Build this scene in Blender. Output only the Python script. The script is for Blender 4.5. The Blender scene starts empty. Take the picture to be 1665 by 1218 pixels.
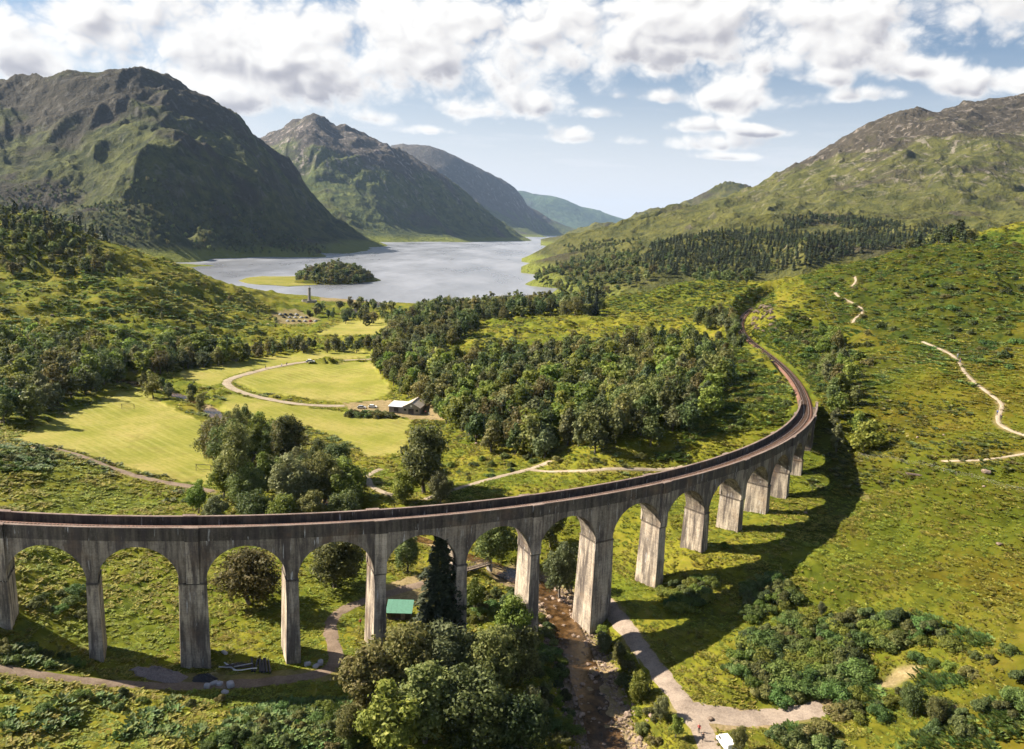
import bpy, bmesh, math, random
import numpy as np
from mathutils import Vector, Matrix
R_ = math.radians
random.seed(7)
SC = bpy.context.scene
COL = SC.collection

# ------------------------------------------------------------------ camera
FPX, HOR, ROLL = 1250.0, 368.0, R_(2.6)          # focal length (px of a 1665 px wide frame), horizon row, camera roll
PITCH = math.atan((609 - HOR) * math.cos(ROLL) / FPX)
CAMZ = 87.0
cam_d = bpy.data.cameras.new('camera')
cam_d.sensor_fit = 'HORIZONTAL'; cam_d.sensor_width = 36.0
cam_d.lens = 36.0 * FPX / 1665.0
cam_d.clip_start = 1.0; cam_d.clip_end = 90000.0
cam_o = bpy.data.objects.new('camera', cam_d); COL.objects.link(cam_o)
cam_o.matrix_world = (Matrix.Translation((0, 0, CAMZ)) @ Matrix.Rotation(math.pi / 2 - PITCH, 4, 'X')
                      @ Matrix.Rotation(ROLL, 4, 'Z'))
SC.camera = cam_o

# ------------------------------------------------------------------ sun, sky, exposure
SUN_AZ, SUN_EL = R_(-77), R_(36)                  # heading clockwise from +Y, elevation
sd = bpy.data.lights.new('sun', 'SUN'); sd.energy = 5.0; sd.angle = R_(0.5); sd.color = (1.0, 0.90, 0.75)
so = bpy.data.objects.new('sun', sd); COL.objects.link(so)
sv = Vector((math.sin(SUN_AZ) * math.cos(SUN_EL), math.cos(SUN_AZ) * math.cos(SUN_EL), math.sin(SUN_EL)))
so.rotation_euler = sv.to_track_quat('Z', 'Y').to_euler(); so.location = sv * 500
SC.view_settings.view_transform = 'Standard'; SC.view_settings.look = 'None'
SC.view_settings.gamma = 1.0; SC.view_settings.use_curve_mapping = False
SC.view_settings.exposure = 1.5
SC.cycles.max_bounces = 5; SC.cycles.diffuse_bounces = 1; SC.cycles.glossy_bounces = 2
SC.cycles.transmission_bounces = 3; SC.cycles.transparent_max_bounces = 4; SC.cycles.volume_bounces = 0
SC.cycles.use_denoising = True
SC.cycles.use_adaptive_sampling = True; SC.cycles.adaptive_threshold = 0.03

class NT:
    """small helper for building node trees"""
    def __init__(s, tree): s.t = tree; s.n = tree.nodes; s.l = tree.links
    def add(s, kind, **kw):
        n = s.n.new(kind)
        for k, v in kw.items():
            if k == 'inputs':
                for i, x in v.items():
                    if isinstance(x, bpy.types.NodeSocket): s.l.new(x, n.inputs[i])
                    else: n.inputs[i].default_value = x
            else: setattr(n, k, v)
        return n
    def math(s, op, a, b=None, c=None, clamp=False):
        n = s.n.new('ShaderNodeMath'); n.operation = op; n.use_clamp = clamp
        for i, x in enumerate((a, b, c)):
            if x is None: continue
            if isinstance(x, bpy.types.NodeSocket): s.l.new(x, n.inputs[i])
            else: n.inputs[i].default_value = x
        return n.outputs[0]
    def vmath(s, op, a, b=None):
        n = s.n.new('ShaderNodeVectorMath'); n.operation = op
        for i, x in enumerate((a, b)):
            if x is None: continue
            if isinstance(x, bpy.types.NodeSocket): s.l.new(x, n.inputs[i])
            else: n.inputs[i].default_value = x
        return n.outputs[1] if op in ('LENGTH', 'DOT_PRODUCT', 'DISTANCE') else n.outputs[0]
    def mix(s, f, a, b, kind='MIX'):
        n = s.n.new('ShaderNodeMix'); n.data_type = 'RGBA'; n.blend_type = kind
        for i, x in ((0, f), (6, a), (7, b)):
            if isinstance(x, bpy.types.NodeSocket): s.l.new(x, n.inputs[i])
            else: n.inputs[i].default_value = x if not (i > 0 and len(x) == 3) else (*x, 1)
        return n.outputs[2]
    def ramp(s, f, stops, interp='LINEAR'):
        n = s.n.new('ShaderNodeValToRGB'); e = n.color_ramp.elements; n.color_ramp.interpolation = interp
        s.l.new(f, n.inputs[0])
        while len(e) < len(stops): e.new(0.5)
        for i, (p, c) in enumerate(stops):
            e[i].position = p; e[i].color = (c, c, c, 1) if isinstance(c, (int, float)) else (*c, 1)
        return n.outputs[0]
    def noise(s, vec, scale, detail=4, rough=0.55, dist=0.0, out=0):
        n = s.n.new('ShaderNodeTexNoise'); n.inputs['Scale'].default_value = scale
        n.inputs['Detail'].default_value = detail; n.inputs['Roughness'].default_value = rough
        n.inputs['Distortion'].default_value = dist
        s.l.new(vec, n.inputs['Vector']); return n.outputs[out]
    def mapr(s, x, a, b, c=0.0, d=1.0, smooth=True):
        n = s.n.new('ShaderNodeMapRange'); n.interpolation_type = 'SMOOTHSTEP' if smooth else 'LINEAR'
        s.l.new(x, n.inputs[0])
        for i, v in enumerate((a, b, c, d)): n.inputs[i + 1].default_value = v
        return n.outputs[0]

def build_world():
    w = bpy.data.worlds.new('World'); SC.world = w; w.use_nodes = True
    w.cycles.sampling_method = 'NONE'                              # soft sky: no need to aim rays at it
    t = NT(w.node_tree); t.n.clear()
    sky = t.add('ShaderNodeTexSky'); sky.sky_type = 'NISHITA'; sky.sun_disc = False
    sky.sun_elevation = SUN_EL; sky.sun_rotation = SUN_AZ
    sky.air_density = 1.0; sky.dust_density = 0.6; sky.ozone_density = 2.5; sky.altitude = 80
    d = t.add('ShaderNodeTexCoord').outputs['Generated']
    sep = t.add('ShaderNodeSeparateXYZ', inputs={0: d})
    x, y, z = sep.outputs
    az = t.math('ARCTAN2', x, y)                                   # heading, radians
    el = t.math('ARCSINE', z)                                      # elevation, radians
    elc = t.math('MAXIMUM', el, 0.0)
    # cloud-space coordinate: heading against elevation, a little flattened
    cv = t.add('ShaderNodeCombineXYZ', inputs={0: az, 1: t.math('MULTIPLY', elc, 1.25), 2: 0.0}).outputs[0]
    wob = t.noise(cv, 8.0, 2, 0.5, 0, out=1)
    wv = t.vmath('ADD', cv, t.vmath('MULTIPLY', t.vmath('SUBTRACT', wob, (0.5, 0.5, 0.5)), (0.04, 0.03, 0.0)))
    def billow(v, sc, det, r): return t.math('ABSOLUTE', t.math('SUBTRACT', t.noise(v, sc, det, r), 0.5))   # round lumps with creases between
    puff = t.math('ADD', t.noise(wv, 8.5, 2, 0.5), t.math('MULTIPLY', billow(wv, 15.0, 3, 0.45), 0.95))
    crisp = billow(wv, 48.0, 4, 0.58)
    # the same puffs a little towards the sun: the difference shades the lumps
    w2 = t.vmath('ADD', wv, (-0.009, 0.012, 0.0))
    puff2 = t.math('ADD', t.noise(w2, 8.5, 2, 0.5), t.math('MULTIPLY', billow(w2, 15.0, 2, 0.42), 0.95))
    lump = t.math('ADD', t.math('SUBTRACT', puff, 0.575), t.math('MULTIPLY', t.math('SUBTRACT', crisp, 0.08), 0.42))
    # --- coverage: banks of cumulus in the view (px centre, px half width, up, down) ...
    banks = [(60, 95, 75, 62, 40), (30, 60, 60, 40, 50), (200, 90, 115, 50, 60), (300, 50, 120, 60, 70), (420, 60, 150, 70, 80), (560, 100, 170, 75, 70),
             (700, 70, 170, 75, 95), (870, 75, 150, 65, 70), (1000, 45, 190, 55, 60), (1180, 30, 230, 50, 60), (1420, 25, 230, 45, 62),
             (1290, 80, 130, 40, 42), (1600, 15, 120, 35, 30), (860, 165, 75, 20, 22), (615, 192, 45, 12, 10), (1195, 158, 62, 38, 22),
             (1305, 163, 32, 13, 14), (1335, 125, 45, 12, 17), (1500, 108, 60, 18, 16), (1630, 62, 36, 18, 18), (1610, 130, 70, 16, 20),
             (1130, 205, 48, 12, 10), (1150, 235, 80, 14, 10), (930, 222, 36, 16, 10), (1020, 228, 34, 10, 8), (1145, 88, 36, 14, 12), (350, 150, 130, 30, 30),
             (760, 178, 90, 17, 13), (985, 185, 55, 12, 9), (1060, 160, 60, 13, 9), (1255, 215, 55, 10, 8), (1400, 155, 55, 12, 9), (690, 212, 45, 9, 7), (1180, 255, 60, 8, 6)]
    se = sw = None
    for (px, py, hw, up, dn) in banks:
        u = (px - 832.5) / FPX; v = (py - 609) / FPX; c, s = math.cos(ROLL), math.sin(ROLL)
        u2 = u * c + v * s; v2 = -u * s + v * c
        dy, dz = math.cos(PITCH) - v2 * math.sin(PITCH), -math.sin(PITCH) - v2 * math.cos(PITCH)
        a0 = math.atan2(u2, dy); e0 = math.atan2(dz, math.hypot(u2, dy))
        k = 0.88 / FPX
        dx = t.math('MULTIPLY', t.math('SUBTRACT', az, a0), 1 / (hw * k * 1.18))
        de = t.math('SUBTRACT', el, e0)
        du = t.math('MULTIPLY', t.math('MAXIMUM', de, 0.0), 1 / (up * k * 1.22))
        dd = t.math('MULTIPLY', t.math('MINIMUM', de, 0.0), 1 / (dn * k * 1.15))
        q = t.math('ADD', t.math('MULTIPLY', dx, dx), t.math('ADD', t.math('MULTIPLY', du, du), t.math('MULTIPLY', dd, dd)))
        f = t.math('SUBTRACT', 1.0, q)
        e_ = t.math('EXPONENT', t.math('MULTIPLY', t.math('MAXIMUM', f, -6.0), 3.0)); we = t.math('MULTIPLY', e_, t.math('ADD', du, dd))
        se = e_ if se is None else t.math('ADD', se, e_); sw = we if sw is None else t.math('ADD', sw, we)
    cov = t.math('MULTIPLY', t.math('LOGARITHM', se, math.e), 1 / 3.0); hgt = t.math('DIVIDE', sw, se)   # coverage, height within the cloud
    # ... and sparser cumulus in the unseen sky, thinned to lower the ambient light
    gen = t.math('MULTIPLY', t.math('SUBTRACT', t.noise(cv, 2.6, 2, 0.5), 0.60), 7.0)
    out = t.math('MAXIMUM', t.mapr(t.math('ABSOLUTE', az), 0.56, 0.72), t.mapr(el, 0.30, 0.40))
    gen = t.math('SUBTRACT', t.math('MULTIPLY', gen, out), t.math('MULTIPLY', t.math('SUBTRACT', 1.0, out), 3.0))
    cov = t.math('MAXIMUM', cov, gen)
    cov = t.math('MAXIMUM', cov, -3.0)
    body = t.math('ADD', cov, t.math('MULTIPLY', lump, 4.9))
    alpha = t.mapr(body, -0.45, 0.75)
    # thin high veil, denser near the horizon
    vv = t.vmath('MULTIPLY', cv, (1.0, 7.0, 1.0))
    veil = t.mapr(t.noise(vv, 4.0, 5, 0.62), 0.24, 0.60)
    veil = t.math('MULTIPLY', veil, t.mapr(el, 0.22, 0.05, 0.08, 0.95))
    base_haze = t.mapr(el, 0.24, 0.02, 0.0, 0.98)
    veil = t.math('MAXIMUM', veil, base_haze)
    # light on the lumps
    emb = t.math('ADD', t.math('MULTIPLY', t.math('SUBTRACT', puff, puff2), 2.5), t.math('MULTIPLY', t.math('SUBTRACT', crisp, 0.08), 0.12))
    hgt = t.math('MULTIPLY', t.math('ADD', hgt, t.math('MULTIPLY', lump, 0.6)), t.math('SUBTRACT', 1.0, out))
    under = t.math('MULTIPLY', t.mapr(hgt, 0.45, -0.75), t.mapr(body, 0.1, 1.1))
    light = t.math('SUBTRACT', t.math('ADD', 0.90, emb), t.math('MULTIPLY', under, 0.56))
    light = t.math('SUBTRACT', light, t.mapr(el, 0.30, 0.7, 0.0, 0.5), clamp=True)     # overhead one sees the grey undersides
    ccol = t.ramp(light, [(0.0, (0.34, 0.34, 0.39)), (0.35, (0.53, 0.52, 0.55)), (0.60, (0.80, 0.78, 0.77)), (0.9, (0.99, 0.97, 0.94))])
    bg = t.add('ShaderNodeBackground', inputs={0: sky.outputs[0], 1: 0.038})
    veilc = t.add('ShaderNodeBackground', inputs={0: (0.88, 0.90, 0.95, 1), 1: 0.345})
    clo = t.add('ShaderNodeBackground', inputs={0: ccol, 1: 0.385})
    m1 = t.add('ShaderNodeMixShader', inputs={0: veil, 1: bg.outputs[0], 2: veilc.outputs[0]})
    m2 = t.add('ShaderNodeMixShader', inputs={0: alpha, 1: m1.outputs[0], 2: clo.outputs[0]})
    t.add('ShaderNodeOutputWorld', inputs={0: m2.outputs[0]})
build_world()

# ------------------------------------------------------------------ geometry helpers
def ray(px, py):
    u = (np.asarray(px, float) - 832.5) / FPX; v = (np.asarray(py, float) - 609) / FPX
    c, s = math.cos(ROLL), math.sin(ROLL)
    u2 = u * c + v * s; v2 = -u * s + v * c
    return np.stack([u2, math.cos(PITCH) - v2 * math.sin(PITCH), -math.sin(PITCH) - v2 * math.cos(PITCH)], -1)
def at_z(px, py, z):
    d = ray(px, py); t = (z - CAMZ) / d[..., 2]
    return np.array([d[0] * t, d[1] * t, z])
def at_y(px, py, y):
    d = ray(px, py); t = y / d[..., 1]
    return np.array([d[0] * t, y, CAMZ + d[2] * t])
def project(X, Y, Z):
    c, s = math.cos(PITCH), math.sin(PITCH); Z = Z - CAMZ
    zc = Y * c - Z * s; yc = -(Y * s + Z * c)
    u2 = X / zc; v2 = yc / zc
    cr, sr = math.cos(ROLL), math.sin(ROLL)
    return (u2 * cr - v2 * sr) * FPX + 832.5, (u2 * sr + v2 * cr) * FPX + 609

_rng = np.random.RandomState(3)
_perm = np.tile(_rng.permutation(512), 3)
_ga = _rng.rand(512) * 2 * np.pi
_gx, _gy = np.cos(_ga), np.sin(_ga)
def perlin(x, y):
    xi = np.floor(x).astype(np.int64); yi = np.floor(y).astype(np.int64)
    xf = x - xi; yf = y - yi; xi &= 511; yi &= 511
    u = xf * xf * xf * (xf * (xf * 6 - 15) + 10); v = yf * yf * yf * (yf * (yf * 6 - 15) + 10)
    def g(ix, iy, dx, dy):
        h = _perm[_perm[ix & 511] + (iy & 511)] & 511
        return _gx[h] * dx + _gy[h] * dy
    a = g(xi, yi, xf, yf); b = g(xi + 1, yi, xf - 1, yf); c = g(xi, yi + 1, xf, yf - 1); d = g(xi + 1, yi + 1, xf - 1, yf - 1)
    return (a + u * (b - a)) + v * ((c + u * (d - c)) - (a + u * (b - a)))
def fbm(x, y, octv=5, gain=0.5, lac=2.03):
    r = np.zeros_like(x); a = 1.0
    for i in range(octv):
        r += a * perlin(x + 17.3 * i, y - 9.1 * i); x = x * lac; y = y * lac; a *= gain
    return r
def ridged(x, y, octv=5, gain=0.55, lac=2.07):
    r = np.zeros_like(x); a = 1.0; w = 1.0
    for i in range(octv):
        n = 1 - np.abs(perlin(x + 31.7 * i, y + 11.9 * i)) * 1.9
        n = n * n * w; w = np.clip(n * 1.6, 0, 1); r += a * n; x = x * lac; y = y * lac; a *= gain
    return r
def sstep(a, b, x):
    t = np.clip((x - a) / (b - a), 0, 1); return t * t * (3 - 2 * t)

class Surface:
    """height over plan: multiquadric through control points, in (heading, log range) about the view point"""
    def __init__(s, pts, c=0.06):
        P = np.array(pts, float)
        s.q = s.uv(P[:, 0], P[:, 1]); n = len(P)
        nn = np.sort(np.sqrt(((s.q[:, None] - s.q[None]) ** 2).sum(-1)), 1)[:, 1]; s.c = 0.5 * float(np.median(nn))
        A = np.zeros((n + 3, n + 3)); A[:n, :n] = s.k(s.q, s.q); A[:n, :n] += np.eye(n) * 1e-6
        A[:n, n] = 1; A[:n, n + 1:] = s.q; A[n, :n] = 1; A[n + 1:, :n] = s.q.T
        s.w = np.linalg.solve(A, np.r_[P[:, 2], 0, 0, 0])
    def uv(s, X, Y): return np.stack([np.arctan2(X, Y) * 1.3, 0.5 * np.log(X * X + Y * Y)], -1)
    def k(s, a, b):
        return -np.sqrt(((a[:, None, :] - b[None]) ** 2).sum(-1) + s.c ** 2)
    def __call__(s, X, Y):
        sh = np.shape(X); q = s.uv(np.ravel(X), np.ravel(Y)); n = len(s.q); o = np.empty(len(q))
        for i in range(0, len(q), 40000):
            b = q[i:i + 40000]; o[i:i + 40000] = s.k(b, s.q) @ s.w[:n] + s.w[n] + b @ s.w[n + 1:]
        return o.reshape(sh)

# ------------------------------------------------------------------ viaduct and railway setting-out
VC = np.array([-87.7, 341.0]); VR = 210.1            # centre of the curve, radius of the outer (near) parapet face
VU, VE = 4.533, 0.737                                # degrees per arch, extra for a wide pier
RAILZ, PARZ = 28.75, 30.0
def pier_theta(j):
    w = (0.5 * VE if j > 0 else -0.5 * VE if j < 0 else 0) + (0.5 * VE if j >= 5 else 0) + (0.5 * VE if j > 5 else 0)
    return R_(8.2 + j * VU + w)
def vpt(th, r, z=0.0):
    sk = max(0.0, 1.75 * (1 - (math.degrees(th) - 8.2) / 18.5)); th = th - sk * (VR - r) / 5.8 / VR      # the left half is built a little on the skew
    return np.array([VC[0] + r * math.sin(th), VC[1] - r * math.cos(th), z])
VRC = VR - 3.0                                       # track centre line
def rail_line():
    pts = [vpt(th, VRC)[:2] for th in np.linspace(pier_theta(-8) - 0.4, pier_theta(13) + 0.02, 120)]
    for (px, py) in [(1306, 638), (1294, 617), (1276, 597), (1256, 580), (1236, 566), (1218, 553), (1207, 541), (1203, 531), (1204, 521), (1210, 511), (1220, 503), (1233, 496), (1252, 489)]:
        pts.append(at_z(px, py, RAILZ)[:2])
    P = np.array(pts)
    # smooth and resample
    L = np.r_[0, np.cumsum(np.hypot(*np.diff(P, axis=0).T))]
    s = np.arange(0, L[-1], 2.0); Q = np.stack([np.interp(s, L, P[:, 0]), np.interp(s, L, P[:, 1])], -1)
    i0 = int(np.searchsorted(s, L[119]))
    for _ in range(220):
        M = Q.copy(); M[1:-1] = 0.25 * Q[:-2] + 0.5 * Q[1:-1] + 0.25 * Q[2:]
        wgt = sstep(i0 - 12, i0 + 4, np.arange(len(Q)))[:, None]
        Q = Q * (1 - wgt) + M * wgt
    return Q, i0
RAIL, RAIL_I0 = rail_line()

def dist_poly(X, Y, P, maxd=60.0):
    """distance to a polyline and the height along it (third column of P if any)"""
    d = np.full(np.shape(X), 1e9); h = np.zeros(np.shape(X))
    bx0, by0 = P[:, :2].min(0) - maxd; bx1, by1 = P[:, :2].max(0) + maxd
    m = (X > bx0) & (X < bx1) & (Y > by0) & (Y < by1)
    x = X[m]; y = Y[m]; dd = np.full(x.shape, 1e9); hh = np.zeros(x.shape)
    for a, b in zip(P[:-1], P[1:]):
        ex, ey = b[0] - a[0], b[1] - a[1]; l2 = ex * ex + ey * ey + 1e-9
        t = np.clip(((x - a[0]) * ex + (y - a[1]) * ey) / l2, 0, 1)
        q = np.hypot(x - a[0] - t * ex, y - a[1] - t * ey); k = q < dd
        dd = np.where(k, q, dd)
        if P.shape[1] > 2: hh = np.where(k, a[2] + t * (b[2] - a[2]), hh)
    d[m] = dd; h[m] = hh
    return d, h

# ------------------------------------------------------------------ the ground
LOCH = -22.0
CP = []
def cz(px, py, z): CP.append(at_z(px, py, z))
def cy(px, py, y): CP.append(at_y(px, py, y))
def cp(x, y, z): CP.append(np.array([x, y, z], float))
for j, z in [(-3, 15), (-2, 9.6), (-1, 3), (0, 1.8), (1, 1.6), (2, 1.4), (3, 0.6), (4, -0.6), (5, -0.9), (6, 3.3), (7, 8.8), (8, 9.7), (9, 10.6), (10, 11.2), (11, 14), (12, 18.5)]:
    q = vpt(pier_theta(j), VR - 3); cp(q[0], q[1], z)
q = vpt(pier_theta(13) + .02, VR - 3); cp(q[0], q[1], 27.5)
for a in [(0, 1218, 9), (0, 1100, 9), (120, 1105, 6), (250, 1115, 3.2), (150, 1218, 6), (300, 1218, 4), (450, 1150, 1.5), (570, 1218, 1), (540, 1095, 1.6), (700, 1218, 0.2), (800, 1218, -1),
          (930, 1218, -1.6), (1060, 1218, -1.2), (1110, 1150, 1.4), (1060, 1060, 1.4), (1000, 990, 1.4), (1150, 1175, 1.4), (1240, 1165, 2), (1160, 1218, 1.4), (1350, 1150, 4), (1460, 1100, 7), (1300, 1218, 4),
          (1665, 1218, 14), (1500, 1200, 8), (1665, 1080, 17), (1500, 1040, 11), (1300, 1020, 7), (1180, 1080, 4), (1400, 900, 13), (1550, 900, 18), (1300, 900, 11), (1420, 790, 17),
          (0, 900, 12), (90, 930, 7), (235, 960, 3), (235, 1040, 2.5), (400, 970, 2.5), (400, 1050, 2), (545, 1000, 1.6), (700, 930, 1.2), (690, 985, 1),
          (900, 985, -0.8), (840, 930, -0.3), (930, 930, 0.5),
          (0, 800, 8), (200, 800, 2.5), (100, 735, 4), (0, 735, 10), (0, 700, 3), (330, 765, 0.5), (207, 664, -0.5), (60, 690, 1), (200, 640, -1), (420, 800, 0.8), (560, 800, 1),
          (360, 620, -2), (440, 660, -1.5), (470, 585, -4), (600, 580, -4), (600, 640, -2.6), (655, 668, -2), (600, 710, -1.4), (720, 680, -1), (700, 780, 1.5), (600, 780, 1.5), (760, 790, 4), (890, 757, 7), (1080, 762, 10.5), (800, 740, 4.5),
          (540, 540, -8), (520, 500, -15), (430, 560, -6), (620, 520, -12), (380, 585, -3), (250, 600, -1.5), (120, 640, 0)]: cz(*a)
for a in [(1665, 365, 640), (1500, 402, 620), (1350, 440, 590), (1260, 472, 580), (1665, 500, 390), (1665, 600, 285), (1665, 745, 205), (1540, 750, 213), (1400, 600, 320), (1400, 500, 460), (1540, 600, 290), (1540, 500, 400), (1500, 450, 480),
          (1400, 690, 255), (1330, 560, 400), (1290, 560, 390), (1245, 500, 520), (1300, 500, 470), (1665, 430, 490),
          (1110, 700, 262), (1000, 735, 250), (1180, 640, 310), (1100, 640, 320), (1000, 650, 330), (880, 700, 295), (800, 650, 345),
          (1150, 555, 445), (1060, 570, 440), (950, 570, 450), (850, 580, 440), (740, 580, 470), (700, 640, 380),
          (1000, 530, 600), (850, 540, 570), (1120, 515, 600), (760, 545, 600), (1060, 480, 760), (1200, 470, 740), (1150, 457, 790), (1000, 497, 740), (900, 495, 780), (760, 500, 830), (1290, 455, 760),
          (100, 470, 600), (250, 470, 640), (0, 445, 620), (0, 352, 720), (60, 362, 730), (130, 398, 720), (190, 425, 720), (300, 437, 800), (380, 470, 830), (450, 515, 800), (330, 500, 700), (200, 520, 560), (0, 540, 480), (120, 560, 480), (350, 545, 590), (0, 620, 360), (400, 510, 740)]: cy(*a)
# back slopes and what the hills hide
for a in [(-700, 1000, 60), (-500, 980, 5), (-330, 1000, -12), (-250, 1100, -24), (-900, 900, 90), (-560, 1250, -20), (-900, 1250, 5), (-1100, 1600, 0), (-700, 1700, -19),
          (560, 760, 80), (760, 760, 120), (420, 800, 45), (560, 1000, 40), (800, 1000, 90), (300, 1000, 5), (420, 1300, 5), (700, 1400, 40), (1000, 1400, 110), (900, 800, 150),
          (200, 980, -6), (90, 1000, -12), (60, 1120, -26), (-80, 1120, -26), (-140, 1300, -32), (0, 1500, -40), (300, 1500, -23), (150, 1300, -25), (500, 1650, -8),
          (0, 60, 4), (-80, 60, 12), (90, 60, 8), (150, 90, 18), (-150, 90, 22), (-250, 250, 30), (-360, 400, 30), (260, 200, 62), (420, 400, 100), (0, 30, 3), (-60, 20, 14), (90, 20, 14)]: cp(*a)
GS = Surface(CP)

RIVER = [at_z(*a) for a in [(905, 975, -2.2), (915, 1010, -2.4), (935, 1050, -2.6), (950, 1095, -2.8), (968, 1140, -3.0), (990, 1218, -3.4), (1010, 1330, -3.8)]]
RIVER = np.array([at_z(835, 935, -1.6), at_z(880, 955, -1.9)] + RIVER)
RIVER2 = np.array([at_z(*a) for a in [(200, 618, -2.6), (255, 632, -2.6), (310, 650, -2.6), (345, 668, -2.5), (395, 720, -2.3), (470, 790, -2.0), (600, 850, -1.8)]] + [RIVER[0], RIVER[1]])
def gpath(pts, z): return np.array([at_z(x, y, z) for x, y in pts])

def ground_base(X, Y):
    H = GS(X, Y)
    # railway bench beyond the viaduct
    seg = RAIL[RAIL_I0 - 1:]; d, _ = dist_poly(X, Y, seg, 70)
    lvl = RAILZ - 0.75
    dd = np.clip(d - 3.4, 0, None)
    H = np.where(d < 60, np.clip(H, lvl - dd * 0.62, lvl + dd * 1.1), H)
    d, h = dist_poly(X, Y, RIVER, 40); k = 1 - sstep(4.5, 11.5, d); H = H * (1 - k) + np.minimum(H, h - 0.55) * k
    d, h = dist_poly(X, Y, RIVER2, 40); k = 1 - sstep(2.2, 7.5, d); H = H * (1 - k) + np.minimum(H, h - 0.5) * k
    return H

def in_poly(px, py, poly):
    r = np.zeros(px.shape, bool); n = len(poly); j = n - 1
    for i in range(n):
        xi, yi = poly[i]; xj, yj = poly[j]
        if yi != yj:
            c = ((yi > py) != (yj > py)) & (px < (xj - xi) * (py - yi) / (yj - yi) + xi); r ^= c
        j = i
    return r

NA, NR = 660, 780
AZ = np.linspace(R_(-43), R_(43), NA)
_u = np.linspace(0, 1, NR); R0, R1 = 42.0, 1750.0
_k = 0.32
RR = ((R0 ** -_k) * (1 - _u) + (R1 ** -_k) * _u) ** (-1 / _k)
GX = np.sin(AZ)[:, None] * RR[None]; GY = np.cos(AZ)[:, None] * RR[None]
HB = ground_base(GX, GY)
HG = HB.copy()

def hz(x, y, grid=None):
    """ground height at plan points"""
    g = HG if grid is None else grid
    x = np.asarray(x, float); y = np.asarray(y, float)
    a = np.clip((np.arctan2(x, y) - AZ[0]) / (AZ[1] - AZ[0]), 0, NA - 1.001); r = np.clip(np.hypot(x, y), R0, R1 - 1)
    f = np.interp(r, RR, np.arange(NR)); f = np.clip(f, 0, NR - 1.001)
    i = a.astype(int); j = f.astype(int); s = a - i; t = f - j
    return (g[i, j] * (1 - s) + g[i + 1, j] * s) * (1 - t) + (g[i, j + 1] * (1 - s) + g[i + 1, j + 1] * s) * t
def gp(px, py):
    """where the view ray of a photo point meets the ground"""
    d = ray(px, py); a = math.atan2(d[0], d[1]); hd = math.hypot(d[0], d[1])
    r = RR; z = CAMZ + d[2] / hd * r
    h = hz(np.sin(a) * r, np.cos(a) * r)
    k = np.argmax(z <= h)
    if z[k] > h[k]: k = NR - 1
    if k > 0:
        e0 = z[k - 1] - h[k - 1]; e1 = z[k] - h[k]; t = e0 / (e0 - e1) if e0 != e1 else 0; rr = r[k - 1] + t * (r[k] - r[k - 1])
    else: rr = r[0]
    x, y = math.sin(a) * rr, math.cos(a) * rr
    return np.array([x, y, float(hz(x, y))])
def visible(x, y, z, eps=0.6):
    """is a plan point seen over the ground in front of it"""
    d = math.hypot(x, y)
    t = np.linspace(0.12, 0.985, 60)
    return bool(np.all(CAMZ + (z - CAMZ) * t + eps >= hz(x * t, y * t)))

def smooth_line(pts, step=2.0, it=30):
    P = np.array(pts, float)[:, :2]
    L = np.r_[0, np.cumsum(np.hypot(*np.diff(P, axis=0).T))]; n = max(4, int(L[-1] / step))
    s = np.linspace(0, L[-1], n); Q = np.stack([np.interp(s, L, P[:, 0]), np.interp(s, L, P[:, 1])], -1)
    for _ in range(it):
        M = Q.copy(); M[1:-1] = 0.25 * Q[:-2] + 0.5 * Q[1:-1] + 0.25 * Q[2:]; Q = M
    return Q
PATHS = {}
def path(key, pix, width, step=1.5, it=8):
    PATHS[key] = (smooth_line([gp(*p) for p in pix], step, it), width)
path('dirt_track', [(-60, 1074), (0, 1087), (100, 1102), (200, 1112), (300, 1116), (400, 1111), (480, 1104), (535, 1094), (553, 1080), (548, 1060), (537, 1035), (533, 1015), (545, 996), (570, 985), (610, 972), (650, 960), (690, 948)], 2.7)
path('gravel_road', [(975, 965), (990, 988), (1012, 1012), (1040, 1050), (1072, 1094), (1106, 1138), (1136, 1178), (1160, 1225), (1180, 1290)], 3.6)
path('gravel_layby', [(1105, 1150), (1150, 1166), (1200, 1168), (1250, 1168), (1310, 1158), (1340, 1150)], 4.6)
path('footpath', [(690, 812), (725, 800), (760, 790), (800, 778), (840, 768), (868, 761), (895, 750)], 2.2)
path('footpath.001', [(862, 764), (900, 767), (960, 767), (1020, 764), (1060, 762), (1110, 759)], 1.5)
path('footpath.002', [(640, 806), (612, 797), (598, 786), (597, 776), (604, 768), (618, 763)], 2.2)
path('estate_road', [(700, 578), (640, 582), (600, 584), (540, 586), (490, 589), (440, 598), (395, 610), (371, 617), (366, 623), (380, 634), (420, 646), (470, 656), (520, 660), (560, 660)], 4.4, 3, 6)
path('field_track', [(30, 728), (80, 727), (130, 741), (170, 757), (210, 771), (260, 783), (310, 791), (345, 800)], 3.0)
path('hill_path', [(1700, 716), (1665, 708), (1640, 700), (1621, 688), (1622, 675), (1632, 662), (1626, 652), (1605, 638), (1585, 622), (1568, 606), (1560, 590), (1548, 577), (1525, 566), (1500, 556)], 1.25)
path('hill_path.001', [(1386, 526), (1390, 518), (1404, 508), (1398, 498), (1378, 489), (1362, 482), (1358, 476)], 1.4)
path('hill_path.002', [(1385, 466), (1392, 458), (1390, 450)], 1.3)
path('hill_path.003', [(1530, 750), (1570, 751), (1610, 748), (1640, 742), (1700, 733)], 1.0)

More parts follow.
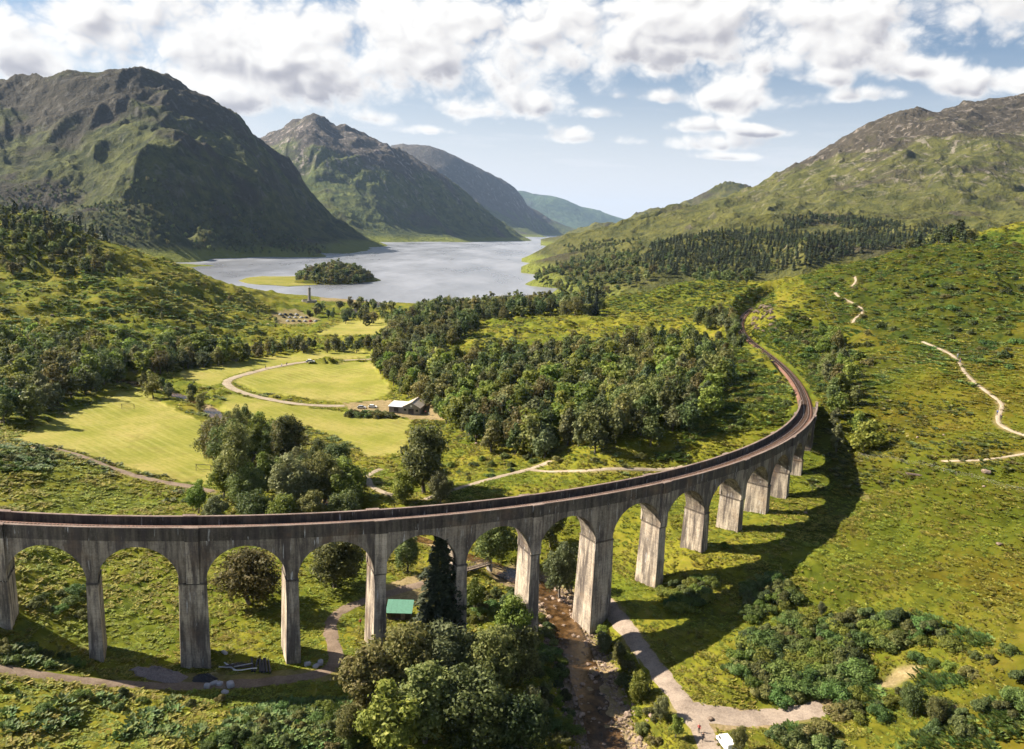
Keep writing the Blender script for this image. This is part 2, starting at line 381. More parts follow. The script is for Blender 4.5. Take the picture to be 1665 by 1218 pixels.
# ---- land cover masks, read at photo points of the ground
PXG, PYG = project(GX, GY, HB)
_jn = fbm(GX / 9.0, GY / 9.0, 3) + .8 * fbm(GX / 40.0, GY / 40.0, 2)
_jx = PXG + _jn * 900 / np.maximum(RR[None], 60) * 3.0; _jy = PYG + fbm(GX / 9 + 50, GY / 9, 3) * 900 / np.maximum(RR[None], 60) * 1.0
FIELDS = [[(22, 714), (72, 690), (192, 640), (222, 634), (262, 655), (330, 688), (352, 715), (362, 790), (310, 786), (240, 768), (120, 732), (60, 720)],
          [(380, 621), (400, 606), (470, 594), (604, 587), (612, 602), (638, 636), (610, 650), (560, 654), (500, 648), (430, 638)],
          [(290, 604), (420, 581), (560, 569), (606, 574), (600, 580), (480, 588), (372, 610), (360, 624), (330, 628), (300, 618)],
          [(375, 640), (470, 660), (560, 668), (670, 684), (655, 738), (600, 744), (560, 716), (500, 692), (410, 702), (350, 665)],
          [(560, 522), (640, 520), (640, 535), (600, 548), (510, 545)]]
mown = np.zeros(GX.shape)
for i, f in enumerate(FIELDS): mown = np.maximum(mown, in_poly(_jx, _jy, f) * (1.0 if i in (0, 1, 2) else 0.9))
lush = np.zeros(GX.shape)                      # bracken and lush growth
for f in [[(985, 500), (1010, 470), (1080, 452), (1160, 455), (1260, 470), (1260, 500), (1190, 512), (1080, 518)],
          [(1120, 560), (1190, 545), (1240, 600), (1290, 640), (1270, 690), (1150, 700), (1080, 740), (1100, 640)],
          [(1215, 545), (1290, 510), (1340, 560), (1330, 640), (1270, 590)],
          [(1300, 450), (1500, 400), (1665, 370), (1665, 520), (1560, 620), (1440, 560), (1360, 520)]]:
    lush = np.maximum(lush, in_poly(_jx, _jy, f) * (1.0 if f[0][0] == 1300 else 0.4))
_ft, _ = dist_poly(GX, GY, smooth_line([gp(*q) for q in [(1320, 1156), (1370, 1140), (1430, 1112), (1485, 1092)]], 2, 6), 25)
dpath = np.full(GX.shape, 1e9)
for k, (P, w) in PATHS.items():
    d, _ = dist_poly(GX, GY, P, 25); dpath = np.minimum(dpath, d - w / 2)
drail, _ = dist_poly(GX, GY, RAIL[RAIL_I0 - 2:], 40)
driv, hriv = dist_poly(GX, GY, RIVER, 40)
driv2, _ = dist_poly(GX, GY, RIVER2, 40)
dirt = np.clip(1 - sstep(-0.4, 0.9, dpath + _jn * 1.4), 0, 1) * 0.6
dirt = np.maximum(dirt, (1 - sstep(0.6, 2.6, _ft + _jn * 2)) * .8)
dirt = np.maximum(dirt, 1 - sstep(5.0, 7.5, driv + _jn * 2))
dirt = np.maximum(dirt, 1 - sstep(1.6, 3.0, driv2 + _jn * 1.5))
for f, v in [([(560, 655), (640, 650), (700, 655), (735, 682), (690, 684), (570, 668)], .9), ([(600, 985), (630, 945), (690, 930), (720, 950), (690, 975)], .85), ([(250, 1085), (300, 1092), (430, 1095), (560, 1085), (560, 1105), (300, 1125), (240, 1110)], .5),
             ([(440, 508), (480, 505), (520, 520), (500, 530), (450, 526)], .7), ([(1110, 1142), (1190, 1150), (1258, 1158), (1262, 1180), (1200, 1188), (1150, 1190)], 1.0), ([(660, 485), (520, 484), (520, 490), (660, 492)], .8),
             ([(1390, 800), (1405, 795), (1420, 802), (1405, 815)], .3)]:
    dirt = np.maximum(dirt, in_poly(_jx, _jy, f) * v)
olive = sstep(1180, 1420, PXG + _jn * 30) * (PYG > 395) * (1 - .45 * sstep(930, 1010, PYG) * (1 - sstep(1500, 1600, PXG)))
calm = np.clip(1 - sstep(0.5, 6, dpath), 0, 1); calm = np.maximum(calm, 1 - sstep(4, 9, drail)); calm = np.maximum(calm, mown * 0.9)
calm = np.maximum(calm, in_poly(PXG, PYG, [(560, 640), (720, 640), (740, 690), (560, 690)]) * .9)
damp = 1 - calm
# natural roughness: tussocks, hummocks, knolls
n1 = fbm(GX / 34.0, GY / 34.0, 3); n2 = fbm(GX / 9.0 + 7, GY / 9.0, 3); n3 = fbm(GX / 2.6, GY / 2.6 + 3, 3)
hill = sstep(330, 520, RR)[None] * np.ones(GX.shape)
pierd = np.abs(np.hypot(GX - VC[0], GY - VC[1]) - (VR - 3)); nearv = 1 - sstep(5, 25, pierd)
HG = HB + damp * ((1.3 + 3.6 * hill) * n1 * (1 - .6 * nearv) + (0.75 + 1.5 * hill) * n2 * (1 - .5 * nearv) + (0.42 + .25 * hill) * n3)
hum = ridged(GX / 60 + 3, GY / 60, 3) - 0.7
HG += damp * hill * 3.0 * hum * (GX < 0) + damp * sstep(240, 420, RR)[None] * 1.6 * hum * (GX > 60)
shore = sstep(0, 14, HB - LOCH); HG = np.where(HB < LOCH + 14, HB + (HG - HB) * (0.15 + .85 * shore), HG)
_br = (HG > RAILZ - 0.8) & (drail < 4.0) & (GY > 250)
HG = np.where(_br, RAILZ - 0.8, HG)

def grid_mesh(name, X, Y, Z, attrs=None, smooth=True):
    na, nr = X.shape
    me = bpy.data.meshes.new(name); n = na * nr
    me.vertices.add(n); me.vertices.foreach_set('co', np.stack([X, Y, Z], -1).astype(np.float32).ravel())
    idx = np.arange(n).reshape(na, nr)
    q = np.stack([idx[:-1, :-1], idx[1:, :-1], idx[1:, 1:], idx[:-1, 1:]], -1)[:, ::1].reshape(-1, 4)[:, ::-1]
    # (counter-clockwise seen from above)
    m = len(q); me.loops.add(m * 4); me.polygons.add(m)
    me.loops.foreach_set('vertex_index', q[:, ::-1].astype(np.int32).ravel()[::1] if False else q.astype(np.int32).ravel())
    me.polygons.foreach_set('loop_start', np.arange(0, m * 4, 4, dtype=np.int32))
    me.polygons.foreach_set('use_smooth', np.full(m, smooth))
    for k, (a, b, c, d) in (attrs or {}).items():
        at = me.color_attributes.new(k, 'FLOAT_COLOR', 'POINT')
        at.data.foreach_set('color', np.stack([a, b, c, d], -1).astype(np.float32).ravel())
    me.update(); me.validate()
    return me
def link(name, me, mats=None, parent=None):
    o = bpy.data.objects.new(name, me); COL.objects.link(o)
    if parent is not None: o.parent = parent
    for m in ([] if mats is None else mats if isinstance(mats, (list, tuple)) else [mats]): me.materials.append(m)
    return o
def tag(o, label=None, cat=None, group=None, kind=None):
    if label: o['label'] = label
    if cat: o['category'] = cat
    if group: o['group'] = group
    if kind: o['kind'] = kind
    return o
def empty(name, loc=(0, 0, 0), rz=0.0):
    o = bpy.data.objects.new(name, None); COL.objects.link(o); o.location = [float(v) for v in loc]; o.rotation_euler = (0, 0, rz)
    o.empty_display_size = 0.5
    return o

# ------------------------------------------------------------------ materials
MATS = {}
def new_mat(name):
    m = bpy.data.materials.new(name); m.use_nodes = True; t = NT(m.node_tree); t.n.clear()
    out = t.add('ShaderNodeOutputMaterial'); b = t.add('ShaderNodeBsdfPrincipled'); t.l.new(b.outputs[0], out.inputs[0])
    b.inputs['Roughness'].default_value = 0.9; b.inputs['Specular IOR Level'].default_value = 0.15
    MATS[name] = m; t.bsdf = b; t.out = out
    return m, t
def setc(t, c): t.l.new(c, t.bsdf.inputs['Base Color'])
def bump(t, h, strength=0.5, dist=0.2):
    n = t.add('ShaderNodeBump', inputs={'Strength': strength, 'Distance': dist, 'Height': h}); t.l.new(n.outputs[0], t.bsdf.inputs['Normal'])

def ground_material():
    m, t = new_mat('ground')
    pos = t.add('ShaderNodeNewGeometry').outputs['Position']
    at = t.add('ShaderNodeAttribute', attribute_name='cover'); sp = t.add('ShaderNodeSeparateColor', inputs={0: at.outputs['Color']})
    mown_, dirt_, lush_ = sp.outputs
    big = t.noise(pos, 0.016, 5, 0.6); mid = t.noise(pos, 0.075, 5, 0.62); fine = t.noise(pos, 0.45, 5, 0.65); tiny = t.noise(pos, 2.2, 4, 0.6)
    f1 = t.math('ADD', t.math('MULTIPLY', mid, 0.6), t.math('MULTIPLY', fine, 0.4))
    moor = t.ramp(f1, [(0.30, (0.032, 0.036, 0.008)), (0.42, (0.080, 0.084, 0.012)), (0.51, (0.140, 0.134, 0.016)), (0.60, (0.175, 0.148, 0.026)), (0.72, (0.125, 0.082, 0.030))])
    green = t.ramp(f1, [(0.30, (0.026, 0.036, 0.007)), (0.48, (0.078, 0.096, 0.011)), (0.68, (0.150, 0.155, 0.019))])
    c = t.mix(t.mapr(big, 0.42, 0.62), moor, green)
    lushc = t.ramp(fine, [(0.30, (0.016, 0.030, 0.007)), (0.50, (0.046, 0.068, 0.011)), (0.70, (0.092, 0.108, 0.020))])
    c = t.mix(t.math('MULTIPLY', lush_, t.mapr(mid, 0.34, 0.55)), c, lushc)
    mb_ = t.mix(t.mapr(t.noise(pos, 0.05, 6, 0.72), 0.42, 0.62), (0.64, 0.64, 0.60), (0.54, 0.46, 0.44))
    c = t.mix(at.outputs['Alpha'], c, t.mix(1.0, c, mb_, 'MULTIPLY'))
    c = t.mix(t.mapr(t.noise(pos, 0.19, 5, 0.75), 0.52, 0.70, 0, .32), c, (0.030, 0.040, 0.010))
    # mown hay and pasture with faint mowing lines
    rot = t.add('ShaderNodeMapping', inputs={'Vector': pos, 'Rotation': (0, 0, R_(-52))})
    wv = t.add('ShaderNodeTexWave', inputs={'Vector': rot.outputs[0], 'Scale': 0.16, 'Distortion': 3.5, 'Detail': 3.0, 'Detail Scale': 1.2})
    strip = t.math('ADD', t.math('MULTIPLY', wv.outputs[1], 0.07), t.math('MULTIPLY', t.noise(pos, 0.035, 5, 0.65), 0.93))
    mc = t.ramp(strip, [(0.30, (0.140, 0.148, 0.026)), (0.48, (0.205, 0.195, 0.048)), (0.64, (0.275, 0.232, 0.085))])
    su = t.math('ADD', t.vmath('DOT_PRODUCT', pos, (0.68, 0.73, 0.0)), t.math('MULTIPLY', t.noise(pos, 0.05, 2, 0.5), 2.2))
    mc = t.mix(t.math('MULTIPLY', t.mapr(t.math('SINE', t.math('MULTIPLY', su, 1.5)), 0.1, 0.9), t.mapr(t.noise(pos, 0.03, 3, .6), .38, .62, .0, .38)), mc, (0.31, 0.28, 0.11))
    mc = t.mix(t.mapr(t.noise(pos, 0.06, 6, 0.72), 0.52, 0.70, 0, .6), mc, (0.175, 0.140, 0.05))
    mc = t.mix(t.mapr(t.noise(pos, 0.5, 4, 0.7), 0.45, 0.75, 0, .45), mc, (0.10, 0.12, 0.02))
    c = t.mix(mown_, c, mc)
    dc = t.ramp(t.math('ADD', t.math('MULTIPLY', fine, .5), t.math('MULTIPLY', tiny, .5)), [(0.3, (0.105, 0.075, 0.048)), (0.55, (0.25, 0.185, 0.125)), (0.72, (0.40, 0.32, 0.235))])
    c = t.mix(t.math('MULTIPLY', dirt_, t.mapr(fine, 0.25, 0.45, .55, 1)), c, dc)
    # bare stones and worn patches on the moor
    st = t.math('MULTIPLY', t.mapr(t.noise(pos, 0.16, 6, 0.72), 0.665, 0.70), t.math('SUBTRACT', 1.0, mown_))
    c = t.mix(t.math('MULTIPLY', st, 0.75), c, (0.34, 0.27, 0.19))
    c = t.mix(1.0, c, (1.08, 1.10, .88), 'MULTIPLY')
    setc(t, c); t.bsdf.inputs['Specular IOR Level'].default_value = 0.05
    hgt = t.math('ADD', t.math('MULTIPLY', fine, 0.7), t.math('MULTIPLY', tiny, 0.3))
    n = t.add('ShaderNodeBump', inputs={'Strength': 0.6, 'Distance': 0.45, 'Height': hgt}); t.l.new(n.outputs[0], t.bsdf.inputs['Normal'])
    return m
GROUND_M = ground_material()
gme = grid_mesh('ground', GX, GY, HG, {'cover': (mown, dirt, lush, olive)})
ground = tag(link('ground', gme, GROUND_M), 'rough green and yellow moorland filling the glen floor and slopes', kind='structure')

def path_material(name, lo, mid, hi, rough=.95):
    m, t = new_mat(name); pos = t.add('ShaderNodeNewGeometry').outputs['Position']
    a = t.noise(pos, 0.35, 5, 0.65); b = t.noise(pos, 3.0, 4, 0.65)
    f = t.math('ADD', t.math('MULTIPLY', a, .55), t.math('MULTIPLY', b, .45))
    setc(t, t.ramp(f, [(0.32, lo), (0.5, mid), (0.68, hi)])); t.bsdf.inputs['Roughness'].default_value = rough
    bump(t, b, 0.6, 0.08)
    return m
GRAVEL = path_material('gravel', (0.13, 0.10, 0.078), (0.25, 0.20, 0.158), (0.35, 0.285, 0.225))
PALE = path_material('pale_gravel', (0.17, 0.135, 0.09), (0.30, 0.245, 0.175), (0.40, 0.34, 0.255))
DIRT = path_material('dirt_track', (0.10, 0.072, 0.05), (0.19, 0.14, 0.10), (0.28, 0.215, 0.158))
def ribbon(name, P, width, mat, label, off=0.07):
    n = len(P); T = np.gradient(P, axis=0); T /= np.maximum(np.hypot(*T.T), 1e-6)[:, None]; N = np.stack([-T[:, 1], T[:, 0]], -1)
    rows = 5; vs = []; dist = np.hypot(P[:, 0], P[:, 1])
    jl = fbm(P[:, 0] / 3.1, P[:, 1] / 3.1, 3); jr = fbm(P[:, 0] / 3.1 + 40, P[:, 1] / 3.1, 3)
    for k in range(rows):
        f = k / (rows - 1) * 2 - 1
        j = np.where(f < 0, jl, jr) * 0.42 * width / 2
        Q = P + N * (f * width / 2 + (np.sign(f) * j) * (abs(f) > .9))[:, None] if abs(f) > .9 else P + N * (f * width / 2)
        z = hz(Q[:, 0], Q[:, 1]) + off + dist * 0.0003 - (0.10 if abs(f) > .9 else 0)
        vs.append(np.c_[Q, z])
    V = np.concatenate(vs); F = []
    for k in range(rows - 1):
        for i in range(n - 1): F.append((k * n + i, k * n + i + 1, (k + 1) * n + i + 1, (k + 1) * n + i)[::-1])
    me = bpy.data.meshes.new(name); me.from_pydata(V.tolist(), [], F)
    for p in me.polygons: p.use_smooth = True
    return tag(link(name, me, mat), label, kind='structure')
_pl = {'dirt_track': (DIRT, 'brown dirt track passing under the left arches of the viaduct'), 'gravel_road': (GRAVEL, 'straight gravel road beside the river at lower right'),
       'gravel_layby': (GRAVEL, 'pale gravel clearing and faint track branching off the river road'), 'footpath': (PALE, 'pale footpath climbing right behind the viaduct'),
       'footpath.001': (PALE, 'thin pale footpath running behind the right arches'), 'footpath.002': (PALE, 'short curled pale footpath beside the big round tree'),
       'estate_road': (PALE, 'pale estate road bending round the hay meadow'), 'field_track': (DIRT, 'brown track along the near edge of the playing field'),
       'hill_path': (PALE, 'winding pale hill path on the right slope'), 'hill_path.001': (PALE, 'short zigzag pale path high on the right slope'),
       'hill_path.002': (PALE, 'tiny pale path fragment near the crest of the right slope'), 'hill_path.003': (PALE, 'straight pale path at the right edge below the winding one')}
for k, (P, w) in PATHS.items(): ribbon(k, P, w, _pl[k][0], _pl[k][1])

# ------------------------------------------------------------------ loch, hills and mountains
def water_material(name, col, scale, strength, rough):
    m, t = new_mat(name); pos = t.add('ShaderNodeNewGeometry').outputs['Position']
    t.bsdf.inputs['Base Color'].default_value = (*col, 1); t.bsdf.inputs['Roughness'].default_value = rough
    t.bsdf.inputs['Specular IOR Level'].default_value = 0.5; t.bsdf.inputs['IOR'].default_value = 1.45
    mp = t.add('ShaderNodeMapping', inputs={'Vector': pos, 'Scale': (1.0, 0.5, 1.0), 'Rotation': (0, 0, 0.4)})
    a = t.noise(mp.outputs[0], scale, 4, 0.6)
    bump(t, a, strength, 1.0 / scale * 0.12)
    w = t.noise(t.vmath('MULTIPLY', pos, (1.0, 0.28, 1.0)), 0.006, 6, 0.65)           # cat's paws of wind
    setc(t, t.mix(t.mapr(w, .35, .68), tuple(x * .72 for x in col), tuple(x * 1.25 for x in col))); t.l.new(t.mapr(w, .35, .68, rough * .75, rough * 1.15), t.bsdf.inputs['Roughness'])
    return m
LOCH_M = water_material('loch_water', (0.22, 0.23, 0.255), 0.25, 0.05, 0.35)
me = bpy.data.meshes.new('loch')
me.from_pydata([(-4000, 850, LOCH), (6000, 850, LOCH), (9000, 25500, LOCH), (-9000, 25500, LOCH)], [], [(0, 1, 2, 3)])
tag(link('loch', me, LOCH_M), 'long grey blue loch reaching between the mountains', kind='structure')

def mountain_material(name, grass_lo, grass_hi, heath, rock, rock_amt=0.5, sc=1.0, wood=None):
    m, t = new_mat(name); g = t.add('ShaderNodeNewGeometry'); pos = g.outputs['Position']
    nz = t.add('ShaderNodeSeparateXYZ', inputs={0: g.outputs['Normal']}).outputs[2]
    at = t.add('ShaderNodeAttribute', attribute_name='cover'); sp = t.add('ShaderNodeSeparateColor', inputs={0: at.outputs['Color']})
    a = t.noise(pos, 0.0045 * sc, 6, 0.65); b = t.noise(pos, 0.02 * sc, 6, 0.66, 0.4); c = t.noise(pos, 0.09 * sc, 5, 0.65)
    gr = t.mix(t.mapr(b, .35, .65), grass_lo, grass_hi)
    hm = t.mapr(t.math('ADD', a, t.math('MULTIPLY', sp.outputs[0], 0.35)), 0.50, 0.66)
    col = t.mix(hm, gr, heath)
    # crags: steep ground and broken streaks
    steep = t.mapr(nz, 0.80, 0.60)
    streak = t.noise(t.vmath('MULTIPLY', pos, (1.0, 1.0, 0.35)), 0.03 * sc, 7, 0.72, 0.8)
    rk = t.math('MULTIPLY', t.mapr(streak, 0.53, 0.62), t.math('ADD', t.math('MULTIPLY', steep, 0.8), t.math('MULTIPLY', sp.outputs[1], 1.0)), clamp=True)
    rc = t.mix(t.mapr(c, .3, .7), tuple(x * .55 for x in rock), rock)
    col = t.mix(t.math('MULTIPLY', rk, rock_amt), col, rc)
    col = t.mix(t.math('MULTIPLY', t.mapr(c, .45, .75), 0.35), col, tuple(x * .5 for x in grass_lo))
    col = t.mix(sp.outputs[2], col, t.mix(b, (0.10, 0.125, 0.022), (0.19, 0.20, 0.045)))
    cr = t.math('MULTIPLY', t.mapr(t.noise(t.vmath('MULTIPLY', pos, (1.0, 1.0, 1.8)), 0.013 * sc, 8, 0.74, 0.6), 0.50, 0.66), t.mapr(nz, 0.95, 0.66))
    col = t.mix(t.math('MULTIPLY', cr, 0.7), col, (0.030, 0.029, 0.026))               # dark wet crags
    setc(t, col); t.bsdf.inputs['Specular IOR Level'].default_value = 0.05
    hgt = t.math('ADD', t.math('MULTIPLY', b, 0.75), t.math('MULTIPLY', c, 0.25))
    bump(t, hgt, 1.0, 26.0 / sc)
    return m

class Hill: pass
def mountain(name, label, pts, px0, px1, y0, y1, na, nr, amp, wl, mat, seed=0, floor=-60.0, cover=None, c=0.06, edge=None):
    S = Surface(pts, c)
    a0 = math.atan2(ray(px0, 380)[0], ray(px0, 380)[1]); a1 = math.atan2(ray(px1, 380)[0], ray(px1, 380)[1])
    A = np.linspace(a0, a1, na); r = np.exp(np.linspace(math.log(y0), math.log(y1), nr))
    X = np.sin(A)[:, None] * r[None]; Y = np.cos(A)[:, None] * r[None]
    H = S(X, Y)
    up = sstep(LOCH + 2, LOCH + 130, H)
    wx = X + fbm(X / wl * .7, Y / wl * .7 + seed, 3) * wl * .5; wy = Y + fbm(X / wl * .7 + 9, Y / wl * .7 - seed, 3) * wl * .5
    n = (ridged(wx / wl + seed, wy / wl - seed, 5, .48) - 0.85) * amp * .55 + fbm(wx / (wl * 1.7) + seed, wy / (wl * 1.7), 4) * amp * 0.75
    n += (ridged(wx / (wl * .34) - seed, wy / (wl * .34) + 2 * seed, 4) - .8) * amp * .20 + fbm(X / (wl * .10), Y / (wl * .10) + seed, 4) * amp * 0.13
    H2 = H + n * (0.10 + 0.90 * up)
    H2 = np.maximum(H2, floor)
    h = Hill(); h.A, h.r, h.H = A, r, H2
    cv = np.zeros(X.shape), np.zeros(X.shape)
    if cover: cv = cover(X, Y, H2)
    me = grid_mesh(name, X, Y, H2, {'cover': (cv[0], cv[1], 1 - sstep(LOCH + 14, LOCH + 34, H2), np.ones(X.shape))})
    h.o = tag(link(name, me, mat), label, kind='structure')
    def at(x, y):
        a = np.clip((np.arctan2(x, y) - A[0]) / (A[1] - A[0]), 0, na - 1.001); f = np.clip(np.interp(np.hypot(x, y), r, np.arange(nr)), 0, nr - 1.001)
        i = a.astype(int); j = f.astype(int); s = a - i; t = f - j
        return (H2[i, j] * (1 - s) + H2[i + 1, j] * s) * (1 - t) + (H2[i, j + 1] * (1 - s) + H2[i + 1, j + 1] * s) * t
    h.at = at; h.y0, h.y1, h.a0, h.a1 = y0, y1, a0, a1
    return h
def L(*a): return [at_y(*p) for p in a]
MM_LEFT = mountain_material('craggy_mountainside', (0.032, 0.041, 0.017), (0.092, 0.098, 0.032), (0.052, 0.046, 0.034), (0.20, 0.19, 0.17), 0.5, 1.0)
MM_MID = mountain_material('grassy_mountainside', (0.050, 0.068, 0.027), (0.112, 0.126, 0.042), (0.080, 0.070, 0.060), (0.36, 0.31, 0.29), 0.8, 0.6)
MM_FAR = mountain_material('distant_hillside', (0.05, 0.085, 0.05), (0.10, 0.14, 0.07), (0.06, 0.07, 0.06), (0.3, 0.3, 0.3), 0.3, 0.35)
MM_RIGHT = mountain_material('heathery_mountainside', (0.052, 0.058, 0.019), (0.110, 0.108, 0.030), (0.056, 0.047, 0.034), (0.33, 0.285, 0.245), 0.8, 0.9)

# left mountain, its shaded flank running back along the loch
pl = L((-60, 140, 2700), (0, 135, 2750), (70, 128, 2750), (130, 124, 2700), (190, 118, 2700), (250, 124, 2750), (300, 142, 2900), (340, 158, 3000), (375, 190, 3100), (410, 222, 3200), (440, 245, 3300), (470, 268, 3350), (500, 312, 3450), (530, 345, 3600), (570, 372, 3750), (610, 392, 3850),
       # crest of the near spur and shoulders
       (60, 190, 2450), (150, 205, 2350), (235, 215, 2300), (290, 225, 2400), (330, 232, 2500), (385, 262, 2520), (425, 300, 2560), (440, 345, 2560), (470, 300, 2950), (490, 340, 3000), (515, 375, 3050), (120, 260, 2200), (60, 260, 2200), (0, 230, 2350), (200, 255, 2150), (240, 300, 2000), (280, 285, 2050), (330, 285, 2150), (400, 310, 2350),
       (180, 330, 1900), (250, 345, 1850), (100, 340, 1950), (0, 320, 2000), (330, 350, 1950), (400, 365, 2150), (450, 335, 2500), (470, 385, 2300), (520, 390, 2650),
       (430, 414, 2060), (350, 408, 1900), (250, 395, 1700), (150, 390, 1650), (0, 380, 1700), (500, 416, 2150), (545, 408, 2500), (590, 401, 3000), (430, 406, 2260), (350, 400, 2060), (500, 409, 2400), (250, 389, 1880), (300, 396, 1950))
pl += [np.array(a, float) for a in [(-1500, 3700, 300), (-1100, 4200, 150), (-900, 4600, -20), (-2400, 3600, 450), (-700, 4300, -50), (-420, 2200, -50), (-380, 2800, -55), (-430, 3500, -55), (-480, 4300, -55), (-500, 1800, -45), (-2600, 2500, 420), (-1900, 1700, 80), (-900, 1500, -15), (-1500, 1350, 10)]]
def cov_left(X, Y, H): return fbm(X / 300, Y / 300, 3) * .6 + sstep(200, 480, H) * 0.5, sstep(150, 420, H) * .6
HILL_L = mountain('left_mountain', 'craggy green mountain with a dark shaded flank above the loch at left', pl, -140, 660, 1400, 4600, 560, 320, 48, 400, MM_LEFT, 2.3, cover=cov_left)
# pyramid peak beyond, with its lower shoulder
pm = L((380, 238, 5400), (430, 226, 5400), (470, 206, 5400), (492, 188, 5420), (511, 174, 5450), (530, 190, 5450), (560, 208, 5600), (600, 222, 5700), (640, 240, 5800), (680, 262, 5900), (720, 290, 6000), (760, 320, 6150), (800, 352, 6300), (845, 380, 6500),
       (500, 235, 5000), (560, 260, 5000), (600, 250, 5200), (560, 300, 4700), (620, 300, 4900), (480, 290, 4800), (450, 255, 5000), (510, 318, 4500), (530, 318, 4450), (555, 345, 4300), (640, 345, 4700), (700, 340, 5200), (680, 372, 4700), (740, 365, 5300), (780, 376, 5600),
       (600, 372, 4200), (560, 365, 4100), (620, 393, 4000), (690, 391, 4500), (760, 386, 5100), (830, 383, 6000))
pm += [np.array(a, float) for a in [(-2300, 7000, 300), (-1300, 7600, 100), (-400, 8000, -60), (-900, 3700, -45), (-600, 3700, -60), (-200, 4600, -60), (0, 5400, -60), (200, 6500, -60), (-2800, 5600, 500), (-2000, 4200, 200)]]
def cov_mid(X, Y, H): return sstep(300, 560, H) * 0.7 - .1, sstep(280, 520, H) * .9
HILL_M = mountain('peaked_mountain', 'pointed green and grey mountain standing beyond the loch', pm, 360, 880, 3600, 7600, 420, 240, 72, 620, MM_MID, 5.1, cover=cov_mid)
pn = L((540, 275, 10000), (600, 250, 10000), (640, 242, 10000), (690, 240, 10000), (730, 250, 10200), (770, 270, 10500), (810, 294, 10900), (850, 323, 11500), (890, 351, 12500), (920, 370, 13500), (945, 380, 14500),
       (700, 290, 9300), (760, 312, 9500), (820, 343, 10000), (860, 364, 10800), (760, 350, 8700), (820, 370, 9000), (880, 377, 11500), (640, 290, 9200), (600, 300, 9000),
       (640, 262, 11200), (700, 262, 11300), (770, 292, 11800), (810, 316, 12400), (850, 345, 13000), (890, 366, 14000))
pn += [np.array([(px - 832.5) / 1250 * y, y, z], float) for px, y, z in [(850, 8000, -60), (900, 9500, -60), (925, 11500, -60), (950, 13500, -60), (980, 15500, -60), (600, 7500, 150), (720, 7600, 0), (700, 15500, 300), (880, 16500, 0)]]
HILL_N = mountain('dark_ridge', 'dark wooded ridge stepping down to the loch behind the peak', pn, 540, 975, 7500, 15500, 320, 170, 45, 900, MM_MID, 8.7, cover=lambda X, Y, H: (sstep(100, 400, H) * .8, sstep(300, 600, H) * .4))
pf = L((780, 304, 19000), (835, 309, 19000), (870, 315, 19000), (905, 320, 19200), (940, 335, 19400), (980, 347, 19600), (1010, 355, 20000), (1040, 365, 20500), (1080, 373, 21000),
       (850, 350, 17500), (900, 355, 17800), (950, 364, 18200), (1000, 370, 19000), (850, 330, 20500), (950, 352, 21000), (1020, 370, 21500))
pf += [np.array([(px - 832.5) / 1250 * y, y, z], float) for px, y, z in [(760, 16500, 0), (880, 16500, -60), (960, 17000, -60), (1040, 18000, -60), (1100, 20000, -60), (800, 23000, 100), (1000, 23500, 0)]]
HILL_F = mountain('far_hill', 'hazy blue hill at the far end of the loch', pf, 760, 1120, 16400, 23000, 260, 100, 45, 1500, MM_FAR, 3.9)
# right mountain: back ridge, then the broad near shoulder
pb = L((900, 384, 5600), (960, 372, 5500), (1020, 352, 5400), (1100, 334, 5200), (1160, 308, 5000), (1210, 299, 5000), (1260, 320, 5000), (1330, 340, 5000),
       (1000, 375, 4800), (1100, 362, 4600), (1200, 340, 4600))
pb += [np.array(a, float) for a in [(100, 4600, -60), (600, 4000, -50), (1500, 4200, 80), (400, 7000, -60), (1500, 7000, 100), (2200, 5200, 200)]]
HILL_B = mountain('back_ridge', 'pale ridge tip showing behind the right mountain', pb, 880, 1360, 4200, 6800, 240, 110, 50, 500, MM_RIGHT, 12.2)
pr = L((930, 390, 2900), (1000, 376, 2900), (1060, 348, 2850), (1110, 334, 2800), (1160, 328, 2800), (1210, 312, 2800), (1250, 290, 2900), (1275, 276, 3000), (1310, 262, 3050), (1350, 240, 3100), (1400, 212, 3150), (1440, 192, 3200), (1470, 186, 3250), (1500, 194, 3300), (1530, 181, 3400), (1580, 172, 3400), (1620, 166, 3400), (1665, 161, 3400), (1740, 150, 3400),
       (1330, 275, 2700), (1420, 250, 2600), (1500, 235, 2600), (1600, 225, 2600), (1700, 215, 2600), (1400, 300, 2300), (1500, 290, 2200), (1600, 280, 2200), (1700, 280, 2200), (1300, 320, 2300), (1200, 340, 2300), (1100, 360, 2300),
       (1300, 350, 1900), (1400, 345, 1850), (1500, 345, 1800), (1600, 345, 1800), (1700, 340, 1800), (1200, 362, 1900), (1100, 382, 1900), (1000, 392, 2200),
       (1500, 372, 1400), (1400, 362, 1500), (1300, 362, 1500), (1250, 358, 1600), (1600, 375, 1350), (1700, 380, 1300), (1150, 385, 1500), (1080, 400, 1500), (1100, 425, 1250), (1200, 420, 1200), (1300, 405, 1200), (1400, 395, 1200), (1200, 385, 1400), (1330, 378, 1400),
       (960, 405, 2100), (900, 402, 2400), (1000, 425, 1500), (920, 440, 1500), (880, 452, 1480), (930, 460, 1300), (1000, 455, 1200), (1050, 450, 1150), (870, 425, 1950), (920, 395, 2700))
pr += [np.array(a, float) for a in [(60, 1700, -45), (60, 2300, -50), (150, 3200, -60), (500, 3800, -60), (1500, 4200, 200), (2600, 4300, 500), (80, 1350, -45), (40, 1150, -35), (350, 1000, -25), (600, 950, 5), (900, 950, 45), (1300, 1000, 120), (1800, 1500, 260)]]
def cov_right(X, Y, H): return sstep(280, 520, H) * 0.75 - .05, sstep(120, 320, H) * .7
HILL_R = mountain('right_mountain', 'broad heathery mountain streaked with pale rock rising at right', pr, 850, 1780, 1000, 4200, 620, 340, 31, 300, MM_RIGHT, 7.7, cover=cov_right)

